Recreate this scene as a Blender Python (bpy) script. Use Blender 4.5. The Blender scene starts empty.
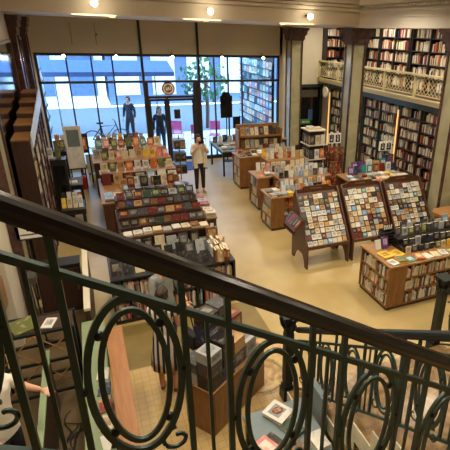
import bpy, bmesh, math, random
import numpy as np
from mathutils import Vector, Matrix, Euler
random.seed(11)
S = bpy.context.scene
KW, SKY, EXPO = 48.0, 8.0, -0.1
COL = S.collection
PI = math.pi

# ------------------------------------------------------------------ colours and materials
def lin(c):
    return tuple(((v/255)/12.92 if v/255 <= .04045 else ((v/255+.055)/1.055)**2.4) for v in c)

def newmat(name):
    m = bpy.data.materials.new(name); m.use_nodes = True
    nt = m.node_tree; b = nt.nodes['Principled BSDF']
    return m, nt, b

def mat(name, rgb, rough=.6, metal=0.0, var=.12, scale=8.0, bump=0.0, spec=.5):
    m, nt, b = newmat(name)
    c = lin(rgb)
    tc = nt.nodes.new('ShaderNodeTexCoord'); n = nt.nodes.new('ShaderNodeTexNoise')
    n.inputs['Scale'].default_value = scale; n.inputs['Detail'].default_value = 4
    r = nt.nodes.new('ShaderNodeValToRGB')
    r.color_ramp.elements[0].position = .3; r.color_ramp.elements[1].position = .7
    r.color_ramp.elements[0].color = (*[v*(1-var) for v in c], 1)
    r.color_ramp.elements[1].color = (*[min(1, v*(1+var)) for v in c], 1)
    L = nt.links.new
    L(tc.outputs['Object'], n.inputs['Vector']); L(n.outputs['Fac'], r.inputs['Fac']); L(r.outputs['Color'], b.inputs['Base Color'])
    b.inputs['Roughness'].default_value = rough; b.inputs['Metallic'].default_value = metal
    b.inputs['Specular IOR Level'].default_value = spec
    if bump:
        bp = nt.nodes.new('ShaderNodeBump'); bp.inputs['Strength'].default_value = bump; bp.inputs['Distance'].default_value = .01
        L(n.outputs['Fac'], bp.inputs['Height']); L(bp.outputs['Normal'], b.inputs['Normal'])
    return m

def wood(name, rgb, rough=.45, dark=.55, axis=(6, 6, .8)):
    m, nt, b = newmat(name); c = lin(rgb); L = nt.links.new
    tc = nt.nodes.new('ShaderNodeTexCoord'); mp = nt.nodes.new('ShaderNodeMapping'); mp.inputs['Scale'].default_value = axis
    n = nt.nodes.new('ShaderNodeTexNoise'); n.inputs['Scale'].default_value = 5; n.inputs['Detail'].default_value = 6; n.inputs['Distortion'].default_value = 1.2
    r = nt.nodes.new('ShaderNodeValToRGB'); r.color_ramp.elements[0].position = .3; r.color_ramp.elements[1].position = .68
    r.color_ramp.elements[0].color = (*[v*dark for v in c], 1); r.color_ramp.elements[1].color = (*c, 1)
    L(tc.outputs['Object'], mp.inputs['Vector']); L(mp.outputs['Vector'], n.inputs['Vector']); L(n.outputs['Fac'], r.inputs['Fac'])
    L(r.outputs['Color'], b.inputs['Base Color']); b.inputs['Roughness'].default_value = rough
    return m

def emis(name, rgb, strength):
    m, nt, b = newmat(name)
    b.inputs['Base Color'].default_value = (*lin(rgb), 1)
    b.inputs['Emission Color'].default_value = (*lin(rgb), 1); b.inputs['Emission Strength'].default_value = strength
    return m

def marble(name, base, vein, scale=2.2):
    m, nt, b = newmat(name); L = nt.links.new
    tc = nt.nodes.new('ShaderNodeTexCoord')
    n = nt.nodes.new('ShaderNodeTexNoise'); n.inputs['Scale'].default_value = scale; n.inputs['Detail'].default_value = 8; n.inputs['Distortion'].default_value = 1.8
    r = nt.nodes.new('ShaderNodeValToRGB'); e = r.color_ramp.elements
    e[0].position = .35; e[0].color = (*lin(vein), 1); e[1].position = .62; e[1].color = (*lin(base), 1)
    L(tc.outputs['Object'], n.inputs['Vector']); L(n.outputs['Fac'], r.inputs['Fac']); L(r.outputs['Color'], b.inputs['Base Color'])
    b.inputs['Roughness'].default_value = .25
    return m

def cover_mat(name, base, accent):
    """printed book cover: plain field with an irregular picture block and a title band, different on every copy"""
    m, nt, b = newmat(name); L = nt.links.new; N = nt.nodes.new
    tc = N('ShaderNodeTexCoord'); oi = N('ShaderNodeObjectInfo')
    sep = N('ShaderNodeSeparateXYZ'); L(tc.outputs['Generated'], sep.inputs[0])
    off = N('ShaderNodeVectorMath'); off.operation = 'ADD'
    mul = N('ShaderNodeMath'); mul.operation = 'MULTIPLY'; mul.inputs[1].default_value = 57.0
    L(oi.outputs['Random'], mul.inputs[0])
    cx = N('ShaderNodeCombineXYZ'); L(mul.outputs[0], cx.inputs[0]); L(mul.outputs[0], cx.inputs[1])
    L(tc.outputs['Generated'], off.inputs[0]); L(cx.outputs[0], off.inputs[1])
    n = N('ShaderNodeTexNoise'); n.inputs['Scale'].default_value = 3.5; n.inputs['Detail'].default_value = 3
    L(off.outputs[0], n.inputs['Vector'])
    def near(sock, c, w):
        a = N('ShaderNodeMath'); a.operation = 'COMPARE'; a.inputs[1].default_value = c; a.inputs[2].default_value = w; L(sock, a.inputs[0]); return a.outputs[0]
    def op(o_, p, q):
        a = N('ShaderNodeMath'); a.operation = o_; L(p, a.inputs[0]); L(q, a.inputs[1]); return a.outputs[0]
    inx = near(sep.outputs[0], .5, .33); inz = near(sep.outputs[2], .58, .25)
    top = op('MULTIPLY', near(sep.outputs[2], 1.0, .03), near(sep.outputs[1], .55, .28))
    mask = op('MULTIPLY', op('MULTIPLY', inx, op('MAXIMUM', inz, top)), near(oi.outputs['Random'], .5, .3))
    r = N('ShaderNodeValToRGB'); e = r.color_ramp.elements
    e[0].position = .42; e[0].color = (*[p*.75+q*.25 for p, q in zip(lin(accent), lin(base))], 1); e[1].position = .6; e[1].color = (*[p*.3+q*.7 for p, q in zip(lin(accent), lin(base))], 1)
    L(n.outputs['Fac'], r.inputs['Fac'])
    mx = N('ShaderNodeMix'); mx.data_type = 'RGBA'; r2 = N('ShaderNodeValToRGB'); r2.color_ramp.elements[0].position = .55; r2.color_ramp.elements[0].color = (*lin(base), 1); r2.color_ramp.elements[1].position = .7; r2.color_ramp.elements[1].color = (*[p*.35+q*.65 for p, q in zip(lin(accent), lin(base))], 1); L(n.outputs['Fac'], r2.inputs['Fac']); L(r2.outputs['Color'], mx.inputs[6]); L(mask, mx.inputs[0]); L(r.outputs['Color'], mx.inputs[7])
    L(mx.outputs[2], b.inputs['Base Color']); b.inputs['Roughness'].default_value = .38
    return m

PAL = {
 'cream': ((204, 192, 158), (130, 96, 64)), 'white': ((208, 206, 196), (84, 88, 98)), 'black': ((26, 24, 24), (150, 140, 120)),
 'dark grey': ((62, 62, 64), (160, 158, 150)), 'light grey': ((158, 160, 158), (60, 66, 78)), 'red': ((132, 40, 32), (226, 200, 150)),
 'dark red': ((96, 26, 22), (190, 150, 90)), 'orange': ((184, 96, 48), (240, 214, 160)), 'yellow': ((222, 178, 48), (70, 50, 30)),
 'brown': ((104, 66, 38), (206, 174, 120)), 'tan': ((178, 140, 92), (78, 50, 36)), 'olive green': ((92, 96, 52), (214, 204, 150)),
 'dark green': ((34, 62, 42), (170, 170, 120)), 'teal': ((40, 118, 122), (224, 220, 200)), 'navy blue': ((32, 42, 74), (186, 190, 196)),
 'sky blue': ((110, 152, 186), (238, 236, 226)), 'pink': ((206, 126, 118), (246, 230, 214)), 'purple': ((90, 52, 104), (214, 190, 214)),
}
COVER = {k: cover_mat('cover_'+k.replace(' ', '_'), *v) for k, v in PAL.items()}
MIX = ['cream']*6+['white']*5+['black']*4+['dark grey']*4+['light grey']*4+['red']+['dark red']*2+['orange']+['yellow']+['brown']*2+['tan']*3+['olive green']+['teal']+['navy blue']*2+['sky blue']+['pink']
DARK = ['black']*5+['dark grey']*6+['dark green']+['brown']*3+['dark red']*2+['navy blue']*2+['light grey']*2+['tan']
PALE = ['cream']*7+['white']*7+['tan']*2+['light grey']*4+['yellow', 'sky blue', 'pink', 'orange', 'dark grey', 'black', 'brown']
SPINE = ['black']*3+['dark red']*2+['red']*3+['cream']*7+['white']*7+['tan']*3+['brown']*2+['navy blue']+['dark grey']+['orange']+['dark green']+['light grey']

M = {
 'pages': mat('paper_pages', (214, 200, 168), .8),
 'paper': mat('white_paper', (226, 222, 210), .8),
 'iron': mat('green_black_iron', (44, 66, 62), .38, .3, .1, 20),
 'iron_dark': mat('black_iron', (26, 34, 34), .42, .3, .1, 20),
 'rail': wood('dark_stained_handrail', (20, 15, 15), .22, .6, (.6, 6, 6)),
 'oak': wood('golden_oak', (138, 94, 48), .42, .62),
 'oak_x': wood('golden_oak_top', (160, 116, 68), .4, .6, (.8, 6, 6)),
 'walnut': wood('brown_walnut', (92, 56, 36), .4),
 'orange_wood': wood('orange_counter_wood', (156, 104, 58), .32, .66, (8, .7, 6)),
 'darkwood': wood('dark_brown_wood', (62, 38, 26), .45),
 'blackwood': mat('black_painted_wood', (26, 24, 24), .4),
 'cream': mat('cream_plaster', (200, 190, 168), .8, var=.05, scale=1.5),
 'ceil': mat('pale_plaster', (224, 216, 206), .75, var=.03, scale=1.0),
 'beam': mat('stone_coloured_plaster', (222, 214, 200), .7, var=.04, scale=2),
 'marble': marble('green_marble', (164, 158, 128), (144, 140, 108), 1.2),
 'brownmarble': marble('brown_mottled_marble', (196, 168, 118), (138, 106, 66), 4),
 'stairmarble': marble('dark_brown_marble', (150, 122, 80), (104, 78, 46), 4),
 'palestone': mat('pale_stone', (206, 202, 176), .5),
 'redstone': marble('red_brown_marble', (82, 54, 46), (58, 38, 34), 5),
 'fascia': mat('cream_painted_iron', (196, 184, 138), .5, var=.05),
 'greenpaint': mat('dark_green_paint', (38, 52, 44), .4),
 'sage': mat('sage_green_laminate', (126, 142, 108), .5, var=.05),
 'frame': mat('black_window_frame', (36, 30, 30), .45),
 'bluegrey': mat('blue_grey_tabletop', (112, 128, 132), .5, var=.05),
 'skin': mat('light_skin', (206, 156, 128), .55, var=.04),
 'hair': mat('dark_brown_hair', (44, 28, 22), .6, var=.3, scale=40),
 'white_cloth': mat('white_cotton', (224, 216, 200), .9, var=.05, bump=.3),
 'cream_cloth': mat('cream_knit', (206, 196, 168), .9, var=.08, bump=.3),
 'grey_cloth': mat('grey_knit', (132, 136, 132), .9, var=.15, bump=.3, scale=30),
 'black_cloth': mat('black_cloth', (28, 27, 32), .85, bump=.3),
 'navy_cloth': mat('navy_cloth', (40, 48, 72), .85, bump=.3),
 'pinkp': mat('pink_plastic', (214, 90, 140), .4),
 'redp': mat('red_enamel', (190, 30, 24), .35),
 'metal': mat('dull_steel', (120, 118, 110), .35, .8),
 'screen': mat('black_screen', (16, 17, 20), .15),
 'cable': mat('dark_cable', (34, 30, 26), .6),
 'brownfloor': mat('worn_brown_floor', (96, 78, 46), .6, var=.3, scale=3),
 'street': mat('grey_asphalt', (120, 124, 128), .9),
 'pave': mat('pale_pavement', (220, 222, 220), .9),
 'facade': mat('pale_facade', (226, 234, 238), .8),
 'facade_dark': mat('blue_grey_facade', (92, 112, 148), .7),
 'leaf': mat('green_leaf', (66, 104, 58), .6, var=.4),
 'greensign': mat('green_sign', (40, 120, 60), .5),
 'logo_brown': mat('brown_ring', (118, 74, 40), .5),
 'socket': mat('white_plastic', (220, 216, 206), .5),
}
# glazing: clear pane that lets daylight through
def glass_mat():
    m, nt, b = newmat('clear_glass'); nt.nodes.remove(b); L = nt.links.new
    t = nt.nodes.new('ShaderNodeBsdfTransparent'); t.inputs[0].default_value = (.9, .95, .98, 1)
    g = nt.nodes.new('ShaderNodeBsdfGlossy'); g.inputs['Roughness'].default_value = .03
    f = nt.nodes.new('ShaderNodeFresnel'); f.inputs[0].default_value = 1.3
    n = nt.nodes.new('ShaderNodeTexNoise'); n.inputs['Scale'].default_value = 3
    mm = nt.nodes.new('ShaderNodeMath'); mm.operation = 'MULTIPLY'; mm.inputs[1].default_value = .9
    L(f.outputs[0], mm.inputs[0])
    x = nt.nodes.new('ShaderNodeMixShader'); L(mm.outputs[0], x.inputs[0]); L(t.outputs[0], x.inputs[1]); L(g.outputs[0], x.inputs[2])
    L(x.outputs[0], nt.nodes['Material Output'].inputs[0]); return m
M['glass'] = glass_mat()
# mirror panel
M['mirror'] = mat('wall_mirror', (190, 196, 190), .08, 1.0, .03)

def floor_mat():
    m, nt, b = newmat('tan_terrazzo_floor'); L = nt.links.new; N = nt.nodes.new
    tc = N('ShaderNodeTexCoord')
    n1 = N('ShaderNodeTexNoise'); n1.inputs['Scale'].default_value = .9; n1.inputs['Detail'].default_value = 6
    n2 = N('ShaderNodeTexNoise'); n2.inputs['Scale'].default_value = 60; n2.inputs['Detail'].default_value = 2
    r = N('ShaderNodeValToRGB'); e = r.color_ramp.elements
    e[0].position = .3; e[0].color = (*lin((166, 142, 90)), 1); e[1].position = .7; e[1].color = (*lin((192, 170, 118)), 1)
    mx = N('ShaderNodeMix'); mx.data_type = 'RGBA'; mx.blend_type = 'MULTIPLY'; mx.inputs[0].default_value = .18
    L(tc.outputs['Object'], n1.inputs['Vector']); L(tc.outputs['Object'], n2.inputs['Vector'])
    L(n1.outputs['Fac'], r.inputs['Fac']); L(r.outputs['Color'], mx.inputs[6]); L(n2.outputs['Color'], mx.inputs[7])
    L(mx.outputs[2], b.inputs['Base Color']); b.inputs['Roughness'].default_value = .3
    return m
M['floor'] = floor_mat()
def tile_mat(name, c1, c2, mortar, sc):
    m, nt, b = newmat(name); L = nt.links.new; N = nt.nodes.new
    tc = N('ShaderNodeTexCoord'); br = N('ShaderNodeTexBrick')
    br.inputs['Color1'].default_value = (*lin(c1), 1); br.inputs['Color2'].default_value = (*lin(c2), 1); br.inputs['Mortar'].default_value = (*lin(mortar), 1)
    br.inputs['Scale'].default_value = sc; br.offset = 0; br.inputs['Brick Width'].default_value = .5; br.inputs['Row Height'].default_value = .5; br.inputs['Mortar Size'].default_value = .02
    L(tc.outputs['Object'], br.inputs['Vector']); L(br.outputs['Color'], b.inputs['Base Color']); b.inputs['Roughness'].default_value = .38
    return m
M['tile'] = tile_mat('pale_small_floor_tiles', (190, 162, 108), (182, 154, 100), (162, 134, 86), 5.5)
M['olive'] = mat('olive_floor_band', (124, 106, 58), .4, var=.12, scale=3)
def stripe_mat():
    m, nt, b = newmat('navy_white_stripes'); L = nt.links.new; N = nt.nodes.new
    tc = N('ShaderNodeTexCoord'); w = N('ShaderNodeTexWave'); w.bands_direction = 'X'; w.inputs['Scale'].default_value = 5.0; w.inputs['Distortion'].default_value = .6; w.inputs['Detail Scale'].default_value = .6
    r = N('ShaderNodeValToRGB'); r.color_ramp.interpolation = 'CONSTANT'; e = r.color_ramp.elements
    e[0].color = (*lin((34, 38, 56)), 1); e[1].position = .5; e[1].color = (*lin((224, 214, 196)), 1)
    L(tc.outputs['Object'], w.inputs['Vector']); L(w.outputs['Fac'], r.inputs['Fac']); L(r.outputs['Color'], b.inputs['Base Color']); b.inputs['Roughness'].default_value = .9
    return m
M['stripes'] = stripe_mat()

# ------------------------------------------------------------------ mesh builder
class MB:
    def __init__(s): s.v = []; s.f = []; s.mi = []; s.mats = []
    def _m(s, m):
        if m is None: return 0
        if m not in s.mats: s.mats.append(m)
        return s.mats.index(m)
    def box(s, x0, x1, y0, y1, z0, z1, m=None, mx=None):
        i = len(s.v); vs = [(x, y, z) for z in (z0, z1) for y in (y0, y1) for x in (x0, x1)]
        if mx is not None: vs = [tuple(mx @ Vector(p)) for p in vs]
        s.v += vs; k = s._m(m)
        for f in ((0, 2, 3, 1), (4, 5, 7, 6), (0, 1, 5, 4), (2, 6, 7, 3), (0, 4, 6, 2), (1, 3, 7, 5)):
            s.f.append(tuple(i+a for a in f)); s.mi.append(k)
        return s
    def prism(s, poly, axis, a, b, m=None):
        """poly: list of 2-D points; axis: 'x','y','z' extrusion axis between a and b"""
        def P(p, t):
            return (t, p[0], p[1]) if axis == 'x' else ((p[0], t, p[1]) if axis == 'y' else (p[0], p[1], t))
        i = len(s.v); n = len(poly); s.v += [P(p, a) for p in poly]+[P(p, b) for p in poly]; k = s._m(m)
        s.f.append(tuple(i+j for j in range(n))); s.f.append(tuple(i+n+n-1-j for j in range(n))); s.mi += [k, k]
        for j in range(n):
            s.f.append((i+j, i+n+j, i+n+(j+1) % n, i+(j+1) % n)); s.mi.append(k)
        return s
    def tube(s, pts, r, m=None, n=8, closed=False, prof=None, up=None):
        """sweep a round (or prof: list of 2-D points) section along pts"""
        pts = [Vector(p) for p in pts]; k = s._m(m); i0 = len(s.v); N = len(pts)
        sec = prof or [(r*math.cos(2*PI*j/n), r*math.sin(2*PI*j/n)) for j in range(n)]; n = len(sec)
        ref = Vector(up) if up else None
        for q in range(N):
            if closed: d = (pts[(q+1) % N]-pts[q-1]).normalized()
            else: d = (pts[min(q+1, N-1)]-pts[max(q-1, 0)]).normalized()
            u0 = ref or (Vector((0, 0, 1)) if abs(d.z) < .9 else Vector((0, 1, 0)))
            a = d.cross(u0).normalized(); b = a.cross(d).normalized()
            for (x, y) in sec: s.v.append(tuple(pts[q]+a*x+b*y))
        for q in range(N if closed else N-1):
            for j in range(n):
                A = i0+q*n+j; B = i0+q*n+(j+1) % n; Cc = i0+((q+1) % N)*n+(j+1) % n; D = i0+((q+1) % N)*n+j
                s.f.append((A, B, Cc, D)); s.mi.append(k)
        if not closed:
            s.f.append(tuple(i0+n-1-j for j in range(n))); s.f.append(tuple(i0+(N-1)*n+j for j in range(n))); s.mi += [k, k]
        return s
    def lathe(s, prof, c=(0, 0, 0), m=None, n=20, sx=1, sy=1):
        k = s._m(m); i0 = len(s.v); P = len(prof)
        for (r, z) in prof:
            for j in range(n):
                a = 2*PI*j/n; s.v.append((c[0]+r*math.cos(a)*sx, c[1]+r*math.sin(a)*sy, c[2]+z))
        for q in range(P-1):
            for j in range(n):
                s.f.append((i0+q*n+j, i0+q*n+(j+1) % n, i0+(q+1)*n+(j+1) % n, i0+(q+1)*n+j)); s.mi.append(k)
        s.f.append(tuple(i0+n-1-j for j in range(n))); s.f.append(tuple(i0+(P-1)*n+j for j in range(n))); s.mi += [k, k]
        return s
    def ball(s, c, r, m=None, n=10, sc=(1, 1, 1)):
        pr = [(max(1e-4, r*math.sin(PI*q/n)), -r*math.cos(PI*q/n)*sc[2]) for q in range(n+1)]
        return s.lathe(pr, c, m, n, sc[0], sc[1])
    def mesh(s, name, m=None):
        me = bpy.data.meshes.new(name); me.from_pydata(s.v, [], s.f)
        mats = s.mats or [m]
        for q in mats: me.materials.append(q)
        if s.mats: me.polygons.foreach_set('material_index', s.mi)
        me.update(); return me
    def build(s, name, m=None, parent=None, smooth=False, loc=None):
        o = bpy.data.objects.new(name, s.mesh(name, m)); COL.objects.link(o)
        if parent is not None: o.parent = parent
        if loc is not None: o.location = loc
        if smooth:
            for p in o.data.polygons: p.use_smooth = True
        return o

def tag(o, label=None, cat=None, group=None, kind=None):
    if label: o['label'] = label
    if cat: o['category'] = cat
    if group: o['group'] = group
    if kind: o['kind'] = kind
    return o
def thing(name, label, cat, loc=(0, 0, 0), rz=0, group=None):
    o = bpy.data.objects.new(name, None); o.empty_display_size = .1; COL.objects.link(o); o.location = loc; o.rotation_euler = (0, 0, rz)
    return tag(o, label, cat, group)
def struct(name, mb, m=None, smooth=False):
    return tag(mb.build(name, m, smooth=smooth), kind='structure')
def bevel(o, w=.006, seg=2):
    b = o.modifiers.new('bevel', 'BEVEL'); b.width = w; b.segments = seg; b.limit_method = 'ANGLE'; return o
def copy_tree(o, parent=None):
    c = o.copy(); COL.objects.link(c); c.parent = parent
    for ch in [q for q in bpy.data.objects if q.parent == o]: copy_tree(ch, c)
    return c
ORD = ['zeroth', 'first', 'second', 'third', 'fourth', 'fifth', 'sixth', 'seventh', 'eighth', 'ninth', 'tenth', 'eleventh', 'twelfth', 'thirteenth',
       'fourteenth', 'fifteenth', 'sixteenth', 'seventeenth', 'eighteenth', 'nineteenth', 'twentieth']
TENS = {20: 'twenty', 30: 'thirty', 40: 'forty', 50: 'fifty'}
def od(n):
    if n <= 20: return ORD[n]
    t = n//10*10; r = n % 10
    return TENS[t]+'-'+ORD[r] if r else TENS[t][:-1]+'ieth'
def an(c): return c

# ------------------------------------------------------------------ books (one mesh per colour and pose, copies share it)
BM = {}
def book_mesh(mode, colour):
    k = (mode, colour)
    if k in BM: return BM[k]
    c = COVER[colour]; p = M['pages']; b = MB()
    if mode == 'spine':      # spine towards -y : x thickness, y depth, z height
        b.box(-.5, -.42, -.5, .5, 0, 1, c).box(.42, .5, -.5, .5, 0, 1, c).box(-.42, .42, -.5, -.46, 0, 1, c).box(-.42, .42, -.46, .47, .015, .985, p)
    elif mode == 'face':     # cover towards -y
        b.box(-.5, .5, -.5, -.42, 0, 1, c).box(-.5, .5, .42, .5, 0, 1, c).box(-.5, -.46, -.42, .42, 0, 1, c).box(-.46, .47, -.42, .42, .015, .985, p)
    else:                    # flat: cover up, spine towards -y
        b.box(-.5, .5, -.5, .5, .92, 1, c).box(-.5, .5, -.5, .5, 0, .08, c).box(-.5, .5, -.5, -.46, .08, .92, c).box(-.485, .485, -.46, .47, .08, .92, p)
    BM[k] = b.mesh('book_'+mode+'_'+colour.replace(' ', '_')); return BM[k]
NB = [0]
def book(mode, colour, loc, dims, label, group, name='book', rz=0, tilt=0, roll=0, cat='book'):
    if mode == 'spine' and name == 'book': name = 'shelved_book'
    QUEUE.append((mode, colour, Vector(loc), Vector(dims), Matrix.LocRotScale(Vector(loc), Euler((tilt, roll, rz), 'XYZ'), Vector(dims)), label, group, name, cat))
def trim_label(t):
    for wd in (' the ', ' of ', ' on ', ' at ', ' standing face out', ' in ', ' counted'):
        if len(t.split()) <= 16: break
        if wd == ' the ':
            parts = t.split(' the '); t = ' '.join(parts)
        else: t = t.replace(wd, ' ')
    return t
def flush_books(limit=300):
    """the largest in view become objects of their own, the rest one object of small boxes"""
    bpy.context.view_layer.update(); dg = bpy.context.evaluated_depsgraph_get()
    cam_p = Vector((0, 0, H)); sc_ = []; FM = {}
    for q in QUEUE:
        mode, colour, loc, dims, mw, label, group, name, cat = q
        c = mw @ Vector((0, 0, .6)); d = c-cam_p; dist = d.length; z = d.dot(F); u = 300+450*d.dot(Ri)/z; v = 225-450*d.dot(U)/z
        if not (-6 < u < 456 and -6 < v < 456): continue
        vis = 0
        for tp in ((0, 0, 1.02), (0, -.55, .75), (0, -.55, .4)):
            p = mw @ Vector(tp); dd = p-cam_p; L_ = dd.length; dd.normalize(); o_ = cam_p.copy(); rem = L_-.01; ok = True
            for _ in range(4):
                hit, hp, hn, hi, ho, hm_ = S.ray_cast(dg, o_, dd, distance=rem)
                if not hit: break
                if ho.name.startswith('window') or ho.name.startswith('door_pane'): rem -= (hp-o_).length+.01; o_ = hp+dd*.01; continue
                ok = False; break
            vis += ok
        nrm = {'spine': dims.y*.5*dims.z*.4+dims.x*dims.z, 'face': dims.x*dims.z, 'flat': dims.x*dims.y*.5+dims.x*dims.z}[mode]
        sc_.append((vis/3*nrm/dist**2, q))
    sc_.sort(key=lambda a: -a[0]); cnt = {}
    for sv, q in sc_:
        mode, colour, loc, dims, mw, label, group, name, cat = q
        cnt[name] = cnt.get(name, 0)+1
        if cnt[name] <= limit and sv > 0:
            o = bpy.data.objects.new(name, book_mesh(mode, colour)); COL.objects.link(o); o.matrix_world = mw; o['label'] = trim_label(label); o['category'] = cat
            if group: o['group'] = group
            NB[0] += 1
        else:
            if colour not in FM: FM[colour] = far_cover('far_cover_'+colour.replace(' ', '_'), *PAL[colour])
            me = book_mesh(mode, colour); i0 = len(STUFF.v); STUFF.v += [tuple(mw @ v.co) for v in me.vertices]
            a_, b_ = STUFF._m(FM[colour]), STUFF._m(M['pages'])
            for p in me.polygons: STUFF.f.append(tuple(i0+v for v in p.vertices)); STUFF.mi.append(a_ if p.material_index == 0 else b_)
    print('kinds', cnt)
QUEUE = []
def far_cover(name, base, accent):
    m, nt, b = newmat(name); L = nt.links.new; N = nt.nodes.new
    tc = N('ShaderNodeTexCoord'); n = N('ShaderNodeTexNoise'); n.inputs['Scale'].default_value = 14; n.inputs['Detail'].default_value = 2
    r = N('ShaderNodeValToRGB'); e = r.color_ramp.elements; e[0].position = .5; e[0].color = (*lin(base), 1); e[1].position = .68; e[1].color = (*[(p+q)/2 for p, q in zip(lin(accent), lin(base))], 1)
    L(tc.outputs['Object'], n.inputs['Vector']); L(n.outputs['Fac'], r.inputs['Fac']); L(r.outputs['Color'], b.inputs['Base Color']); b.inputs['Roughness'].default_value = .4; return m
R = random.random
def ru(a, b): return a+(b-a)*random.random()

def row_spines(p0, dx, dy, n_or_len, hmax, depth, pal, where, group, rz=0, hmin=.6, lean=True, name='book', tmin=.02, tmax=.042):
    """upright books, spines outward, starting at p0 and running along (dx,dy)"""
    t = 0; k = 0; L = n_or_len
    while True:
        w = ru(tmin, tmax)
        if t+w > L: break
        k += 1; c = random.choice(pal); h = hmax*ru(hmin, 1)
        cx = p0[0]+dx*(t+w/2); cy = p0[1]+dy*(t+w/2)
        book('spine', c, (cx, cy, p0[2]+.001), (w*.96, depth*ru(.85, 1), h), f'{c} spined upright book, {od(k)} from the left {where}', group, name, rz)
        t += w+(ru(.01, .04) if R() < .06 else .0005)

STUFF = MB()     # the thousands of small spines on the far bookcases, one object in the end
STUFFCOL = [M['paper']]*3+[mat('far_spine_'+k.replace(' ', '_'), PAL[k][0], .6) for k in SPINE]
def stuff_row(x, y0, y1, z, hmax, depth, flip=-1, along='y', pal=None):
    t = y0
    while t < y1-.02:
        w = ru(.02, .05)
        if R() < .07: t += ru(.02, .12); continue
        m = random.choice(STUFFCOL); h = hmax*ru(.62, .97)
        if along == 'y': STUFF.box(x, x+depth, t, min(y1, t+w*.95), z, z+h, m)
        else: STUFF.box(t, min(y1, t+w*.95), x, x+depth, z, z+h, m)
        t += w

# ------------------------------------------------------------------ camera
yaw, pit, rol, H = .4463, .4020, .0347, 4.2
F = Vector((math.sin(yaw)*math.cos(pit), math.cos(yaw)*math.cos(pit), -math.sin(pit)))
r0 = Vector((math.cos(yaw), -math.sin(yaw), 0)); u0 = r0.cross(F)
Ri = r0*math.cos(rol)+u0*math.sin(rol); U = -r0*math.sin(rol)+u0*math.cos(rol)
cam = bpy.data.cameras.new('camera'); co = bpy.data.objects.new('camera', cam); COL.objects.link(co)
mx = Matrix((Ri, U, -F)).transposed().to_4x4(); mx.translation = Vector((0, 0, H)); co.matrix_world = mx
cam.sensor_width = 36; cam.lens = 36; cam.shift_x = -75/450; cam.clip_start = .02; cam.clip_end = 300
S.camera = co

# ================================================================== ROOM SHELL
WY = 15.5
struct('floor', MB().box(-1.6, 9.6, -.7, 15.7, -.12, 0), M['floor'])
struct('trim_1', MB().box(-.1, 2.2, 1.4, 5.2, .0, .004), M['tile'])
struct('trim_2', MB().box(-.1, 2.1, 5.2, 6.25, .0, .004), M['olive'])
struct('trim_3', MB().box(-1.35, -.36, 2.6, 7.3, .0, .006), M['brownfloor'])
struct('wall_left', MB().box(-1.65, -1.5, -.7, 6.3, 0, 5.1).box(-1.65, -1.24, 6.3, 15.7, 0, 5.1), M['cream'])
struct('wall_near', MB().box(-1.65, 9.6, -.85, -.7, 0, 5.1), M['cream'])
struct('wall_right', MB().box(9.6, 9.75, -.85, 16.2, 0, 5.1), M['cream'])
w = MB().box(-1.5, 6.5, WY, WY+.25, 3.47, 5.1).box(-1.5, -1.13, WY, WY+.25, 0, 3.47).box(6.4, 9.75, WY, WY+.25, 0, 5.1)
struct('wall_far', w, M['cream'])
# ceiling: high part over the room, lower soffit near the window
struct('ceiling', MB().box(-1.65, 9.75, -.85, 10.4, 4.98, 5.1).box(-1.5, 6.4, 10.4, WY+.2, 4.42, 5.1).box(7.0, 9.75, 10.4, WY+.2, 4.98, 5.1), M['ceil'])
b = MB()
for i, (z0, z1, d) in enumerate(((4.66, 4.70, .05), (4.72, 4.79, .10), (4.81, 4.86, .16), (4.88, 4.98, .24))):
    b.box(-1.5, 6.3, 10.4-d, 10.4, z0, z1)
struct('trim_4', b, M['ceil'])
# beam over the columns
b = MB().box(6.4, 7.0, -.7, 10.4, 4.38, 4.98).box(6.4, 7.0, 10.4, WY, 4.38, 5.1)
struct('trim_5', b, M['beam'])
b = MB()
for i, (z0, z1, d) in enumerate(((4.60, 4.63, .04), (4.72, 4.76, .09), (4.86, 4.98, .18))): b.box(6.4-d, 6.4, -.7, 10.3, z0, z1)
for i in range(90): b.box(6.28, 6.4, 3.2+i*.075, 3.2+i*.075+.04, 4.79, 4.84)
struct('trim_6', b, M['beam'])
# faint panel joints on the plaster above the window
b = MB()
for x in (-.1, .55): b.box(x, x+.02, WY-.008, WY+.01, 3.7, 4.3)
b.box(.55, .62, WY-.02, WY, 3.95, 4.02)
struct('trim_7', b, mat('plaster_joint', (140, 128, 98), .8))

# columns of the right hand row
def column(n, x0, x1, y0, y1):
    r = thing('marble_column', {1: 'green marble column beside the shop window, farthest of the row', 2: 'green marble column in the middle of the row before the gallery',
              3: 'green marble column at the right edge, nearest of the row'}[n], 'column', (x0, y0, 0), 0)
    X = x1-x0; Y = y1-y0
    MB().box(.03, X-.03, .03, Y-.03, .12, 3.98).build('shaft', M['marble'], r)
    b = MB()
    for (a, c) in ((0, 0), (X-.045, 0), (0, Y-.045), (X-.045, Y-.045)): b.box(a, a+.045, c, c+.045, .12, 3.98)
    b.build('corner_moulding', M['redstone'], r)
    bevel(MB().box(-.03, X+.03, -.03, Y+.03, 0, .12).build('base', M['redstone'], r))
    b = MB()
    for z0, z1, d in ((3.98, 4.02, .02), (4.02, 4.14, .045), (4.14, 4.17, .07), (4.17, 4.27, .10), (4.27, 4.31, .12), (4.31, 4.378, .15)):
        b.box(-d, X+d, -d, Y+d, z0, z1)
    b.build('capital', M['redstone'], r)
column(1, 6.44, 6.88, 14.62, 15.05)
column(2, 6.5, 6.92, 10.8, 11.21)
column(3, 6.5, 6.92, 6.84, 7.26)

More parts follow.
